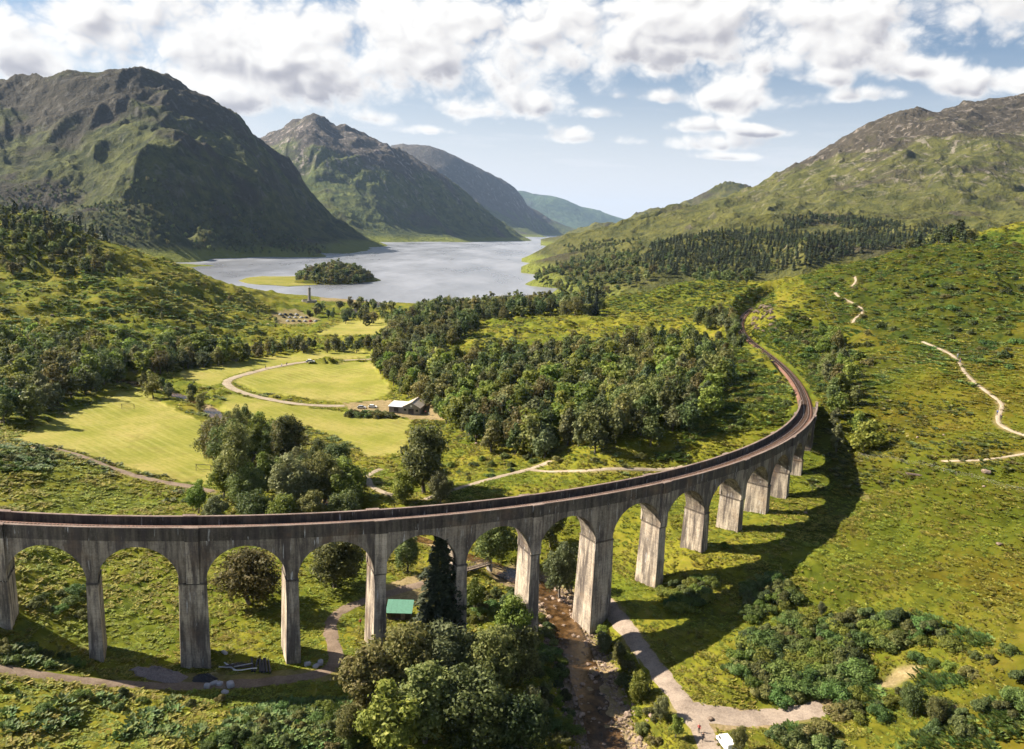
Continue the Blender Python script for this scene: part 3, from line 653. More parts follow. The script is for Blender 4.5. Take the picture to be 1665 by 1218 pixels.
# ------------------------------------------------------------------ mesh helper
class MB:
    def __init__(s): s.v = []; s.f = []
    def add(s, vs, fs):
        o = len(s.v); s.v += [tuple(map(float, p)) for p in vs]; s.f += [tuple(i + o for i in f) for f in fs]
    def hexa(s, b, t):
        """eight corners: bottom four, top four, both counter-clockwise from above"""
        s.add(list(b) + list(t), [(3, 2, 1, 0), (4, 5, 6, 7), (0, 1, 5, 4), (1, 2, 6, 5), (2, 3, 7, 6), (3, 0, 4, 7)])
    def box(s, c, d, rz=0.0, taper=1.0, ry=0.0, rx=0.0):
        M = Matrix.Rotation(rz, 3, 'Z') @ Matrix.Rotation(ry, 3, 'Y') @ Matrix.Rotation(rx, 3, 'X')
        x, y, z = d[0] / 2, d[1] / 2, d[2] / 2; C = Vector(c)
        P = lambda a, b, e: C + M @ Vector((a, b, e)); k = taper
        s.hexa([P(-x, -y, -z), P(x, -y, -z), P(x, y, -z), P(-x, y, -z)], [P(-x * k, -y * k, z), P(x * k, -y * k, z), P(x * k, y * k, z), P(-x * k, y * k, z)])
    def tube(s, a, b, r0, r1, n=8, caps=True):
        a = Vector(a); b = Vector(b); d = (b - a); q = d.to_track_quat('Z', 'Y')
        A = [a + q @ Vector((math.cos(i * 2 * math.pi / n) * r0, math.sin(i * 2 * math.pi / n) * r0, 0)) for i in range(n)]
        B = [b + q @ Vector((math.cos(i * 2 * math.pi / n) * r1, math.sin(i * 2 * math.pi / n) * r1, 0)) for i in range(n)]
        fs = [(i, (i + 1) % n, n + (i + 1) % n, n + i) for i in range(n)]
        if caps: fs += [tuple(range(n))[::-1], tuple(range(n, 2 * n))]
        s.add(A + B, fs)
    def build(s, name, mat=None, parent=None, smooth=False, recalc=False):
        me = bpy.data.meshes.new(name); me.from_pydata(s.v, [], s.f)
        if recalc:
            bm = bmesh.new(); bm.from_mesh(me); bmesh.ops.recalc_face_normals(bm, faces=bm.faces); bm.to_mesh(me); bm.free()
        if smooth:
            for p in me.polygons: p.use_smooth = True
        me.update()
        return link(name, me, mat, parent)

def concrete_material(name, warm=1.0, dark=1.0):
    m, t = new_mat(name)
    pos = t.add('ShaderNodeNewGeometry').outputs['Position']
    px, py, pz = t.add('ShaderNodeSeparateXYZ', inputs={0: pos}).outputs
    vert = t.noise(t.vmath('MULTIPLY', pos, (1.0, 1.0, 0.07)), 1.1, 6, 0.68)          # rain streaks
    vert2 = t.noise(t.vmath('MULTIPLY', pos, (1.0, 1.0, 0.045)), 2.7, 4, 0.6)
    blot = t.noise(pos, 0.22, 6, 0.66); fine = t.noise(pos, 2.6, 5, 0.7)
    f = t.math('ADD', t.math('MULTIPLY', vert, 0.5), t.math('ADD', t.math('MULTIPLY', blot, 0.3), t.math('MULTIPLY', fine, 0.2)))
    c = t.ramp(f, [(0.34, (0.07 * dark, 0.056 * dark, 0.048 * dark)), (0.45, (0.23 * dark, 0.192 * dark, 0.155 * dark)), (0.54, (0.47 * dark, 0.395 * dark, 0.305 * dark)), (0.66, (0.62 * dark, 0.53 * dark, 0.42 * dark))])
    # lime runs below the deck and dark damp staining
    lime = t.math('MULTIPLY', t.mapr(vert2, 0.60, 0.68), t.mapr(t.noise(pos, 0.35, 3, 0.5), 0.47, 0.62))
    c = t.mix(t.math('MULTIPLY', lime, 0.8), c, (0.62, 0.61, 0.58))
    lime_c = t.math('MULTIPLY', lime, 0.85)
    drk = t.math('MULTIPLY', t.mapr(t.noise(t.vmath('MULTIPLY', pos, (1, 1, 0.12)), 0.55, 5, 0.65), 0.46, 0.60), 0.78)
    c = t.mix(drk, c, (0.060, 0.048, 0.046)); c = t.mix(t.math('MULTIPLY', lime_c, 0.7), c, (0.60, 0.59, 0.57))
    c = t.mix(t.math('MULTIPLY', t.mapr(t.noise(pos, 0.13, 5, 0.65), 0.50, 0.68), 0.35), c, (0.26, 0.17, 0.10))
    # lift lines of the shuttering
    wv = t.math('FRACT', t.math('MULTIPLY', pz, 1 / 0.92)); ln = t.mapr(wv, 0.0, 0.10, 1.0, 0.0)
    c = t.mix(t.math('MULTIPLY', ln, t.mapr(fine, .35, .6, .1, .6)), c, (0.10, 0.09, 0.08))
    setc(t, c); t.bsdf.inputs['Roughness'].default_value = 0.92
    bump(t, t.math('SUBTRACT', t.math('ADD', t.math('MULTIPLY', fine, .5), t.math('MULTIPLY', blot, .5)), t.math('MULTIPLY', ln, 0.25)), 0.55, 0.12)
    return m
CONC = concrete_material('weathered_concrete')
CONC_SHADE = concrete_material('stained_shaded_concrete', dark=0.62)  # arches: stained concrete darkened further, shade of the front put into its colour
CONC_D = concrete_material('dark_concrete', dark=0.27)
COPE = path_material('coping_concrete', (0.10, 0.07, 0.058), (0.20, 0.15, 0.125), (0.31, 0.245, 0.205))

RO, RI = VR - 0.15, VR - 5.85                           # outer and inner spandrel faces
BANDZ = 27.35; CROWN = 26.15; HALF_N, HALF_W = 0.95, 2.35  # half thickness of piers at the springing
viaduct = empty('railway_viaduct', vpt(pier_theta(0), VRC, 1.8))
tag(viaduct, 'long curved concrete railway viaduct of tall round arches crossing the glen', 'viaduct')
VINV = Matrix.Translation(-Vector(viaduct.location))
def vb(mb, name, mat, smooth=False, parent=None, recalc=False):
    o = mb.build(name, mat, viaduct if parent is None else parent, smooth, recalc)
    o.matrix_parent_inverse = VINV if parent is None else Matrix()
    return o
ARC = VRC
def half(j): return HALF_W if j in (0, 5) else HALF_N
SPRZ = {}
def arch_data(j):
    """arch between piers j and j+1"""
    a = pier_theta(j) + half(j) / ARC; b = pier_theta(j + 1) - half(j + 1) / ARC
    r = (b - a) * ARC / 2
    return a, b, r
springs = {}
for j in range(-8, 13):
    a, b, r = arch_data(j); springs[j] = CROWN - r
def pier_spring(j):
    v = [springs[k] for k in (j - 1, j) if k in springs]; return min(v)
# piers -----------------------------------------------------------
for j in range(-7, 13):
    th = pier_theta(j); s = pier_spring(j) + 0.02; hw = half(j); mb = MB()
    p0 = vpt(th, VRC); zb = min(float(hz(*(vpt(th + dt, r)[:2]))) for dt in (-.01, .01) for r in (RO, RI)) - 1.6
    hgt = s - zb
    def ring(z, ht, ro, ri):
        da = ht / ARC
        return [vpt(th - da, ro, z), vpt(th + da, ro, z), vpt(th + da, ri, z), vpt(th - da, ri, z)]
    bt = 0.016 * hgt                                    # batter
    b0 = ring(zb, hw + 0.12 + bt, RO + 0.15 + bt * 1.5, RI - 0.15 - bt * 1.5); t0 = ring(s - 0.32, hw + 0.12, RO + 0.15, RI - 0.15)
    mb.hexa(b0, t0)
    pier_o = vb(mb, 'pier', CONC, recalc=True)
    mb = MB(); mb.hexa(ring(s - 0.32, hw + 0.22, RO + 0.27, RI - 0.27), ring(s, hw + 0.17, RO + 0.22, RI - 0.22)); vb(mb, 'impost', CONC_D, parent=pier_o, recalc=True)
    # pilaster on every second pier
    if j % 2 == 0:
        for ro, ri in ((RO + 0.42, RO - 0.1), (RI + 0.1, RI - 0.42)):
            mb = MB(); da = 1.15 / ARC
            q = lambda z, d, ro=ro, ri=ri: [vpt(th - d, ro, z), vpt(th + d, ro, z), vpt(th + d, ri, z), vpt(th - d, ri, z)]
            mb.hexa(q(s, da), q(BANDZ - 0.003, da)); vb(mb, 'pilaster', CONC, recalc=True)
# arches ----------------------------------------------------------
NS = 22
for j in range(-8, 13):
    a, b, r = arch_data(j); s = springs[j]; mb = MB()
    a2 = pier_theta(j) if j > -8 else a - 0.02; b2 = pier_theta(j + 1) if j < 12 else b + 0.02
    cs = [(a + (b - a) * (1 - math.cos(math.pi * k / NS)) / 2, s + r * math.sin(math.pi * k / NS)) for k in range(NS + 1)]
    zlo_a = min(s, pier_spring(j)) if j > -8 else s; zlo_b = min(s, pier_spring(j + 1)) if j < 12 else s
    prof = [(a2, zlo_a), (a, zlo_a if zlo_a < s - .01 else s)] + cs[1:-1] + [(b, zlo_b if zlo_b < s - .01 else s), (b2, zlo_b)]
    n = len(prof)
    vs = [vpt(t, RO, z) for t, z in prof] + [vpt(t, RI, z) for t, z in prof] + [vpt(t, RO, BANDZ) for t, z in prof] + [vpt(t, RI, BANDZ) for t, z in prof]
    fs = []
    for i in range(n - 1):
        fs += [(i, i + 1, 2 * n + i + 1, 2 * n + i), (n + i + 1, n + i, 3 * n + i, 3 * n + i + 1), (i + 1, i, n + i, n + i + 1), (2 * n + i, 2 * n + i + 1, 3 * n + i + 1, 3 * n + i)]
    mb.add(vs, fs); vb(mb, 'arch', CONC_SHADE)
# abutments
for j, sg in ((-8, -1), (13, 1)):
    th = pier_theta(j); mb = MB(); t0 = th - sg * 0.012; t1 = th + sg * (0.03 if sg > 0 else 0.10)
    lo, hi = min(t0, t1), max(t0, t1)
    zb = 9 if sg > 0 else 14
    q = lambda z: [vpt(lo, RO + .05, z), vpt(hi, RO + .05, z), vpt(hi, RI - .05, z), vpt(lo, RI - .05, z)]
    mb.hexa(q(zb), q(BANDZ - 0.004)); vb(mb, 'abutment', CONC, recalc=True)
# deck band, parapets and coping, one length per arch ---------------
def ring_box(mb, t0, t1, ro, ri, z0, z1, n=6):
    for k in range(n):
        a = t0 + (t1 - t0) * k / n; b = t0 + (t1 - t0) * (k + 1) / n
        mb.hexa([vpt(a, ro, z0), vpt(b, ro, z0), vpt(b, ri, z0), vpt(a, ri, z0)], [vpt(a, ro, z1), vpt(b, ro, z1), vpt(b, ri, z1), vpt(a, ri, z1)])
for j in range(-8, 13):
    t0, t1 = pier_theta(j), pier_theta(j + 1)
    if j == 12: t1 += 0.03
    g = 0.0001
    mb = MB(); ring_box(mb, t0 + g, t1 - g, VR - 0.42, VR - 5.58, BANDZ + 0.002, 28.18); vb(mb, 'deck', CONC_D, recalc=True)
    for side, (ro, ri) in (('near', (VR + 0.02, VR - 0.42)), ('far', (VR - 5.58, VR - 6.02))):
        mb = MB(); ring_box(mb, t0 + g, t1 - g, ro, ri, BANDZ, PARZ - 0.16); p = vb(mb, 'parapet', CONC_D, recalc=True)
        mb = MB(); ring_box(mb, t0 + g, t1 - g, ro + 0.07, ri - 0.07, PARZ - 0.158, PARZ + 0.0); vb(mb, 'coping', COPE, parent=p, recalc=True)
for j in range(-8, 14):
    if j % 2 == 0 and -8 < j < 13:
        th = pier_theta(j); da = 1.22 / ARC
        for ro, ri in ((VR + 0.46, VR + 0.022), (VR - 6.022, VR - 6.46)):
            q = lambda z, e=0: [vpt(th - da - e / ARC, ro + e, z), vpt(th + da + e / ARC, ro + e, z), vpt(th + da + e / ARC, ri - e * .0, z), vpt(th - da - e / ARC, ri, z)]
            mb = MB(); mb.hexa(q(BANDZ), q(PARZ - 0.13)); vb(mb, 'pilaster_head', CONC_D, recalc=True)
        for ro, ri in ((VR + 0.52, VR - 0.54), (VR - 5.46, VR - 6.52)):
            q = lambda z: [vpt(th - da - .07 / ARC, ro, z), vpt(th + da + .07 / ARC, ro, z), vpt(th + da + .07 / ARC, ri, z), vpt(th - da - .07 / ARC, ri, z)]
            mb = MB(); mb.hexa(q(PARZ - 0.128), q(PARZ + 0.07)); vb(mb, 'coping', COPE, recalc=True)
# stub walls where the far parapet ends
th = pier_theta(13) + 0.03
for ro, ri in ((VR + 0.3, VR - 0.7), (VR - 5.3, VR - 6.4)):
    mb = MB(); da = 0.45 / ARC
    q = lambda z: [vpt(th - da, ro, z), vpt(th + da, ro, z), vpt(th + da, ri, z), vpt(th - da, ri, z)]
    mb.hexa(q(24.0), q(PARZ + 0.22)); vb(mb, 'end_post', CONC, recalc=True)

# ------------------------------------------------------------------ the railway
BALLAST = path_material('rusty_ballast', (0.075, 0.040, 0.029), (0.165, 0.088, 0.062), (0.26, 0.155, 0.115))
m, t = new_mat('rail_steel'); t.bsdf.inputs['Base Color'].default_value = (0.42, 0.33, 0.29, 1); t.bsdf.inputs['Metallic'].default_value = 0.7; t.bsdf.inputs['Roughness'].default_value = 0.42
RAILM = m
m, t = new_mat('sleeper_timber'); n = t.noise(t.add('ShaderNodeNewGeometry').outputs['Position'], 1.3, 4, .6); setc(t, t.ramp(n, [(0.3, (0.05, 0.034, 0.026)), (0.7, (0.14, 0.095, 0.07))]))
SLEEP = m
def rail_frames(step=1.0):
    Lr = np.r_[0, np.cumsum(np.hypot(*np.diff(RAIL, axis=0).T))]; s = np.arange(0, Lr[-1], step)
    P = np.stack([np.interp(s, Lr, RAIL[:, 0]), np.interp(s, Lr, RAIL[:, 1])], -1)
    T = np.gradient(P, axis=0); T /= np.hypot(*T.T)[:, None]; N = np.stack([T[:, 1], -T[:, 0]], -1)   # N points to the outer (right) side
    return P, T, N
railway = empty('railway_track', (*RAIL[RAIL_I0], RAILZ)); tag(railway, 'single rusty railway line running over the viaduct and into the cutting', 'railway')
RINV = Matrix.Translation(-Vector(railway.location))
P, T, N = rail_frames(2.0)
prof = [(-2.52, -0.55), (-1.75, -0.06), (-0.9, 0.0), (0.9, 0.0), (1.75, -0.06), (2.52, -0.55)]
mb = MB(); vs = []
for k in range(len(P)):
    for x, z in prof:
        w = 1.0
        vs.append((*(P[k] + N[k] * x * w), RAILZ - 0.18 + z))
m_ = len(prof); fs = [(k * m_ + i, k * m_ + i + 1, (k + 1) * m_ + i + 1, (k + 1) * m_ + i)[::-1] for k in range(len(P) - 1) for i in range(m_ - 1)]
mb.add(vs, fs); o = mb.build('ballast', BALLAST, railway, recalc=True); o.matrix_parent_inverse = RINV
for sx in (-0.75, 0.75):
    mb = MB()
    for k in range(len(P) - 1):
        a, b = P[k] + N[k] * sx, P[k + 1] + N[k + 1] * sx; na, nb = N[k] * .055, N[k + 1] * .055
        z0, z1 = RAILZ - 0.10, RAILZ + 0.06
        mb.add([(*(a - na), z0), (*(a + na), z0), (*(b + nb), z0), (*(b - nb), z0), (*(a - na), z1), (*(a + na), z1), (*(b + nb), z1), (*(b - nb), z1)], [(4, 5, 6, 7), (0, 1, 5, 4), (2, 3, 7, 6)])
    o = mb.build('rail', RAILM, railway); o.matrix_parent_inverse = RINV
P, T, N = rail_frames(0.72); mb = MB()
for k in range(60, len(P)):
    c = P[k]; a = math.atan2(T[k][1], T[k][0]); mb.box((c[0], c[1], RAILZ - 0.16), (0.26, 2.5, 0.14), a)
o = mb.build('sleepers', SLEEP, railway); o.matrix_parent_inverse = RINV; o['kind'] = 'stuff'

# ------------------------------------------------------------------ plants: prototypes
PR = np.random.RandomState(11)
def rnd_dir(n, rs, up=0.0):
    v = rs.normal(size=(n, 3)); v[:, 2] += up; return v / np.linalg.norm(v, axis=1)[:, None]
def leaf_quads(C, Nn, S, rs, aspect=0.62):
    """diamond leaves at C facing Nn"""
    n = len(C); t = rnd_dir(n, rs); t -= Nn * (t * Nn).sum(1)[:, None]; t /= np.maximum(np.linalg.norm(t, axis=1), 1e-6)[:, None]
    b = np.cross(Nn, t); S = S[:, None]
    V = np.stack([C - t * S, C + b * S * aspect + Nn * S * .15, C + t * S, C - b * S * aspect + Nn * S * .15], 1).reshape(-1, 3)
    return V
def quads_mesh(name, V, mat, extra=None):
    n = len(V) // 4
    me = bpy.data.meshes.new(name); me.vertices.add(n * 4); me.vertices.foreach_set('co', V.astype(np.float32).ravel())
    me.loops.add(n * 4); me.polygons.add(n); me.loops.foreach_set('vertex_index', np.arange(n * 4, dtype=np.int32)); me.polygons.foreach_set('loop_start', np.arange(0, n * 4, 4, dtype=np.int32))
    me.update(); me.validate(); me.materials.append(mat)
    return me
def leaf_material(name, lo, mid, hi, transl=0.28, nsc=0.45, hue=0.03):
    m, t = new_mat(name)
    geo = t.add('ShaderNodeNewGeometry'); oi = t.add('ShaderNodeObjectInfo')
    n = t.noise(t.add('ShaderNodeTexCoord').outputs['Object'], nsc, 3, 0.6)
    f = t.math('ADD', t.math('MULTIPLY', n, 0.62), t.math('MULTIPLY', geo.outputs['Random Per Island'], 0.38))
    c = t.ramp(f, [(0.25, lo), (0.50, mid), (0.75, hi)])
    hs = t.add('ShaderNodeHueSaturation', inputs={'Color': c})
    t.l.new(t.math('ADD', 0.5 - hue, t.math('MULTIPLY', oi.outputs['Random'], hue * 2)), hs.inputs['Hue'])
    r2 = t.math('FRACT', t.math('MULTIPLY', oi.outputs['Random'], 7.31))
    t.l.new(t.math('ADD', 0.68, t.math('MULTIPLY', r2, 0.62)), hs.inputs['Value'])
    hs.inputs['Saturation'].default_value = 0.95
    col = hs.outputs[0]; setc(t, col); t.bsdf.inputs['Roughness'].default_value = 0.62; t.bsdf.inputs['Specular IOR Level'].default_value = 0.22
    tr = t.add('ShaderNodeBsdfTranslucent', inputs={0: t.mix(0.5, col, (0.30, 0.34, 0.04), 'MULTIPLY') if False else col})
    mx = t.add('ShaderNodeMixShader', inputs={0: transl, 1: t.bsdf.outputs[0], 2: tr.outputs[0]}); t.l.new(mx.outputs[0], t.out.inputs[0])
    return m
LEAF = {'wood': leaf_material('birch_leaves', (0.068, 0.084, 0.019), (0.156, 0.172, 0.042), (0.275, 0.270, 0.088), .42, hue=.05),
        'grey': leaf_material('willow_leaves', (0.075, 0.088, 0.032), (0.160, 0.176, 0.068), (0.265, 0.275, 0.125), .40),
        'dark': leaf_material('dark_leaves', (0.040, 0.056, 0.016), (0.094, 0.118, 0.032), (0.165, 0.188, 0.060), .40, hue=.045),
        'light': leaf_material('fresh_leaves', (0.074, 0.112, 0.015), (0.160, 0.205, 0.026), (0.268, 0.295, 0.050), .42),
        'conifer': leaf_material('spruce_needles', (0.024, 0.037, 0.016), (0.056, 0.074, 0.031), (0.098, 0.118, 0.053), 0.2, hue=.02),
        'bracken': leaf_material('bracken_fronds', (0.045, 0.085, 0.016), (0.100, 0.160, 0.030), (0.170, 0.235, 0.060), .34),
        'grass': leaf_material('moor_grass', (0.135, 0.142, 0.016), (0.250, 0.243, 0.028), (0.375, 0.325, 0.058), 0.45, nsc=.9, hue=.025),
        'green_grass': leaf_material('green_grass', (0.112, 0.145, 0.014), (0.205, 0.248, 0.022), (0.315, 0.335, 0.040), 0.45, nsc=.9, hue=.02)}
m, t = new_mat('bark'); n = t.noise(t.vmath('MULTIPLY', t.add('ShaderNodeTexCoord').outputs['Object'], (1, 1, .3)), 3.0, 5, .65)
setc(t, t.ramp(n, [(0.3, (0.045, 0.036, 0.028)), (0.55, (0.13, 0.11, 0.09)), (0.72, (0.30, 0.27, 0.235))])); bump(t, n, .6, .05); BARK = m

def trunk_mesh(name, h, r, limbs, seed, top=0.72):
    rs = np.random.RandomState(seed); mb = MB(); pts = [Vector((0, 0, -0.6))]; n = 5
    for k in range(1, n + 1): pts.append(Vector((rs.normal() * r * 1.1, rs.normal() * r * 1.1, h * top * k / n)))
    for k in range(n): mb.tube(pts[k], pts[k + 1], r * (1.25 if k == 0 else 1 - k / n * .72), r * (1 - (k + 1) / n * .72), 7, caps=False)
    for c in limbs:
        z = c[2] * rs.uniform(.45, .7); k = min(n - 1, int(z / (h * top) * n)); a = pts[k + 1] if k + 1 < len(pts) else pts[-1]
        b = Vector(c); m_ = a.lerp(b, .55) + Vector((0, 0, -0.04 * h))
        mb.tube(a, m_, r * .42, r * .26, 5, False); mb.tube(m_, b, r * .26, r * .06, 5, False)
    me = bpy.data.meshes.new(name); me.from_pydata(mb.v, [], mb.f); me.materials.append(BARK)
    for p in me.polygons: p.use_smooth = True
    return me
def broadleaf(tagname, h, rad, nleaf, leaf, mat, seed, nclump=26, base=0.16, egg=0.8, open_=0.0):
    """crown of leaf clumps round a trunk with limbs; returns (trunk mesh, crown mesh)"""
    rs = np.random.RandomState(seed); zc = h * (base + (1 - base) * .46); hz_ = h * (1 - base) * .52
    C = []; R = []
    for k in range(nclump):
        d = rnd_dir(1, rs, .25)[0]; f = rs.uniform(.35, .93) if k > 4 else rs.uniform(0, .4)
        w = 1.0 - 0.30 * max(0, d[2]) * egg
        C.append((d[0] * rad * f * w * .84, d[1] * rad * f * w * .84, zc + d[2] * hz_ * f * .86)); R.append(rad * rs.uniform(.20, .46) * (1 - .25 * max(0, d[2])) * (26 / nclump) ** .33)
    C = np.array(C); R = np.array(R); wts = R ** 2 / (R ** 2).sum(); pick = rs.choice(nclump, nleaf, p=wts)
    d = rnd_dir(nleaf, rs, .18); rr = R[pick] * (rs.uniform(0.30, 1.0, nleaf) ** .5) * (1 + .35 * np.abs(rs.normal(size=nleaf)) * (rs.rand(nleaf) < .25))
    P = C[pick] + d * rr[:, None] * np.array([1, 1, 1.0]) + rs.normal(size=(nleaf, 3)) * rad * .02
    Nn = d + rs.normal(size=(nleaf, 3)) * .55 + np.array([0, 0, .25]); Nn /= np.linalg.norm(Nn, axis=1)[:, None]
    S = leaf * rs.uniform(.6, 1.3, nleaf)
    V = leaf_quads(P, Nn, S, rs)
    order = np.argsort(-R)[:7]
    return trunk_mesh(tagname + '_trunk', h, 0.02 * h + .04, [tuple(C[i]) for i in order], seed + 1), quads_mesh(tagname + '_crown', V, mat)
def conifer(tagname, h, rad, nleaf, leaf, mat, seed, base=0.06):
    rs = np.random.RandomState(seed); tiers = int(max(8, h * 1.1)); P = []; Nn = []
    per = nleaf // tiers
    for k in range(tiers):
        f = k / tiers; z = h * (base + (1 - base) * f); r = rad * (1 - f) ** .66 * rs.uniform(.78, 1.12) + .15; nb = max(5, int(9 * (1 - f) + 4)); a0 = rs.uniform(0, 6.3)
        n = max(6, int(per * (1.7 - 1.4 * f)))
        br = rs.randint(0, nb, n); a = a0 + br * 2 * np.pi / nb + rs.normal(size=n) * .13; q = rs.uniform(.12, 1, n) ** .7; ln = 1 - .35 * ((br * 7919 + k * 31) % 10) / 10
        rr = r * q * ln
        P.append(np.stack([np.cos(a) * rr, np.sin(a) * rr, z - rr * .34 + rs.normal(size=n) * .06 * rad + h * .03], -1))
        Nn.append(np.stack([np.cos(a) * .5, np.sin(a) * .5, np.full(n, .9)], -1) + rs.normal(size=(n, 3)) * .35)
    P = np.concatenate(P); Nn = np.concatenate(Nn); Nn /= np.linalg.norm(Nn, axis=1)[:, None]
    V = leaf_quads(P, Nn, leaf * rs.uniform(.6, 1.3, len(P)), rs, .5)
    return trunk_mesh(tagname + '_trunk', h, 0.014 * h + .05, [], seed + 1, .96), quads_mesh(tagname + '_crown', V, mat)
def shrub(tagname, h, rad, nleaf, leaf, mat, seed, nclump=12):
    rs = np.random.RandomState(seed); C = []; R = []
    for k in range(nclump):
        a = rs.uniform(0, 6.3); f = rs.uniform(0, .8) ** .7; C.append((math.cos(a) * rad * f, math.sin(a) * rad * f, h * rs.uniform(.25, .72) * (1 - .45 * f))); R.append(rad * rs.uniform(.26, .42))
    C = np.array(C); R = np.array(R); pick = rs.choice(nclump, nleaf, p=R ** 2 / (R ** 2).sum()); d = rnd_dir(nleaf, rs, .35); rr = R[pick] * (rs.uniform(.5, 1.06, nleaf) ** .5)
    P = C[pick] + d * rr[:, None] * np.array([1, 1, h / rad * .62]); P[:, 2] = np.maximum(P[:, 2], .02)
    Nn = d + rs.normal(size=(nleaf, 3)) * .5 + np.array([0, 0, .3]); Nn /= np.linalg.norm(Nn, axis=1)[:, None]
    V = leaf_quads(P, Nn, leaf * rs.uniform(.6, 1.3, nleaf), rs)
    mb = MB()
    for k in range(6): mb.tube((rs.normal() * .08 * rad, rs.normal() * .08 * rad, -.3), tuple(C[k]), .035 * h ** .5, .012, 5, False)
    st = bpy.data.meshes.new(tagname + '_stems'); st.from_pydata(mb.v, [], mb.f); st.materials.append(BARK)
    return st, quads_mesh(tagname + '_leaves', V, mat)

PROTO = {}
for i in range(4): PROTO['hero', i] = broadleaf('hero%d' % i, 12, (5.0, 4.4, 4.7, 4.0)[i], 9500, .235, LEAF[('wood', 'grey', 'dark', 'wood')[i]], 100 + i, nclump=(64, 52, 70, 46)[i], base=(.04, .05, .02, .08)[i])
PROTO['airy', 0] = broadleaf('airy0', 15, 4.6, 6500, .22, LEAF['wood'], 131, nclump=44, base=.05, egg=1.6)
PROTO['light', 0] = broadleaf('light0', 9, 4.0, 6500, .23, LEAF['light'], 141, nclump=46, base=.06)
PROTO['light', 1] = broadleaf('light1', 9, 3.4, 5200, .23, LEAF['light'], 142, nclump=36, base=.08)
for i in range(9): PROTO['mid', i] = broadleaf('mid%d' % i, 12, (4.4, 3.8, 4.6, 3.4, 4.0, 3.2, 4.8, 2.8, 3.9)[i], 1700, .43, LEAF[('wood', 'wood', 'dark', 'grey', 'wood', 'dark', 'wood', 'grey', 'dark')[i]], 200 + i, nclump=(26, 28, 40, 18, 36, 24, 16, 30, 44)[i], base=.0, egg=(.8, 1.4, .6, 1.8, 1, 1.5, .4, 2.2, .9)[i])
for i in range(2): PROTO['midlight', i] = broadleaf('midlight%d' % i, 9, (4.0, 3.4)[i], 1300, .45, LEAF['light'], 220 + i, nclump=16, base=.06)
for i in range(4): PROTO['far', i] = broadleaf('far%d' % i, 12, (4.6, 4.2, 5.0, 3.8)[i], 240, 1.15, LEAF[('wood', 'dark', 'wood', 'dark')[i]], 300 + i, nclump=12, base=.05)
PROTO['spruce', 0] = conifer('spruce0', 24, 4.6, 9000, .34, LEAF['conifer'], 400)
for i in range(2): PROTO['midspruce', i] = conifer('midspruce%d' % i, 18, 3.4, 1500, .6, LEAF['conifer'], 410 + i)
for i in range(2): PROTO['farspruce', i] = conifer('farspruce%d' % i, 16, 3.4, 150, 1.5, LEAF['conifer'], 420 + i)
for i in range(4): PROTO['bush', i] = shrub('bush%d' % i, 2.6, (2.2, 2.0, 2.5, 1.8)[i], 2400, .15, LEAF[('light', 'wood', 'bracken', 'dark')[i]], 500 + i, nclump=(14, 12, 16, 10)[i])
for i in range(4): PROTO['midbush', i] = shrub('midbush%d' % i, 2.6, (2.2, 2.4, 2.0, 2.6)[i], 380, .34, LEAF[('light', 'wood', 'dark', 'bracken')[i]], 520 + i, nclump=11)

# ------------------------------------------------------------------ plants: placing
def surf(x, y):
    """top of ground and hills"""
    x = np.asarray(x, float); y = np.asarray(y, float); z = np.where(np.hypot(x, y) < R1 - 5, hz(x, y), -99.0)
    for h in (HILL_L, HILL_R):
        a = np.arctan2(x, y); r = np.hypot(x, y); ok = (a > h.a0) & (a < h.a1) & (r > h.y0) & (r < h.y1)
        z = np.where(ok, np.maximum(z, h.at(x, y)), z)
    return z
def sp(px, py):
    """photo point to the surface (ground or hills)"""
    d = ray(px, py); hd = math.hypot(d[0], d[1]); r = np.exp(np.linspace(math.log(60), math.log(4500), 1500)); s, c = d[0] / hd, d[1] / hd
    z = CAMZ + d[2] / hd * r; h = surf(s * r, c * r); k = int(np.argmax(z <= h)); 
    if z[k] > h[k]: k = len(r) - 1
    return np.array([s * r[k], c * r[k], h[k]])
TREES = []            # every plant: dict(kind, proto, x, y, z, h, w, rz, label, group, region)
def put(kind, proto, x, y, h, w=None, label=None, group=None, region=None, z=None):
    base = PROTO_H[proto[0]]
    TREES.append(dict(kind=kind, proto=proto, x=float(x), y=float(y), z=float(surf(x, y)) if z is None else z, s=h / base, w=(w or 1.0), h=h, rz=random.uniform(0, 6.28), label=label, group=group, region=region))
PROTO_H = {'hero': 12, 'airy': 15, 'light': 9, 'mid': 12, 'midlight': 9, 'far': 12, 'spruce': 24, 'midspruce': 18, 'farspruce': 16, 'bush': 2.6, 'midbush': 2.6}
PROTO_N = {k: sum(1 for q in PROTO if q[0] == k) for k in PROTO_H}
def pick(p): return (p, random.randrange(PROTO_N[p]))
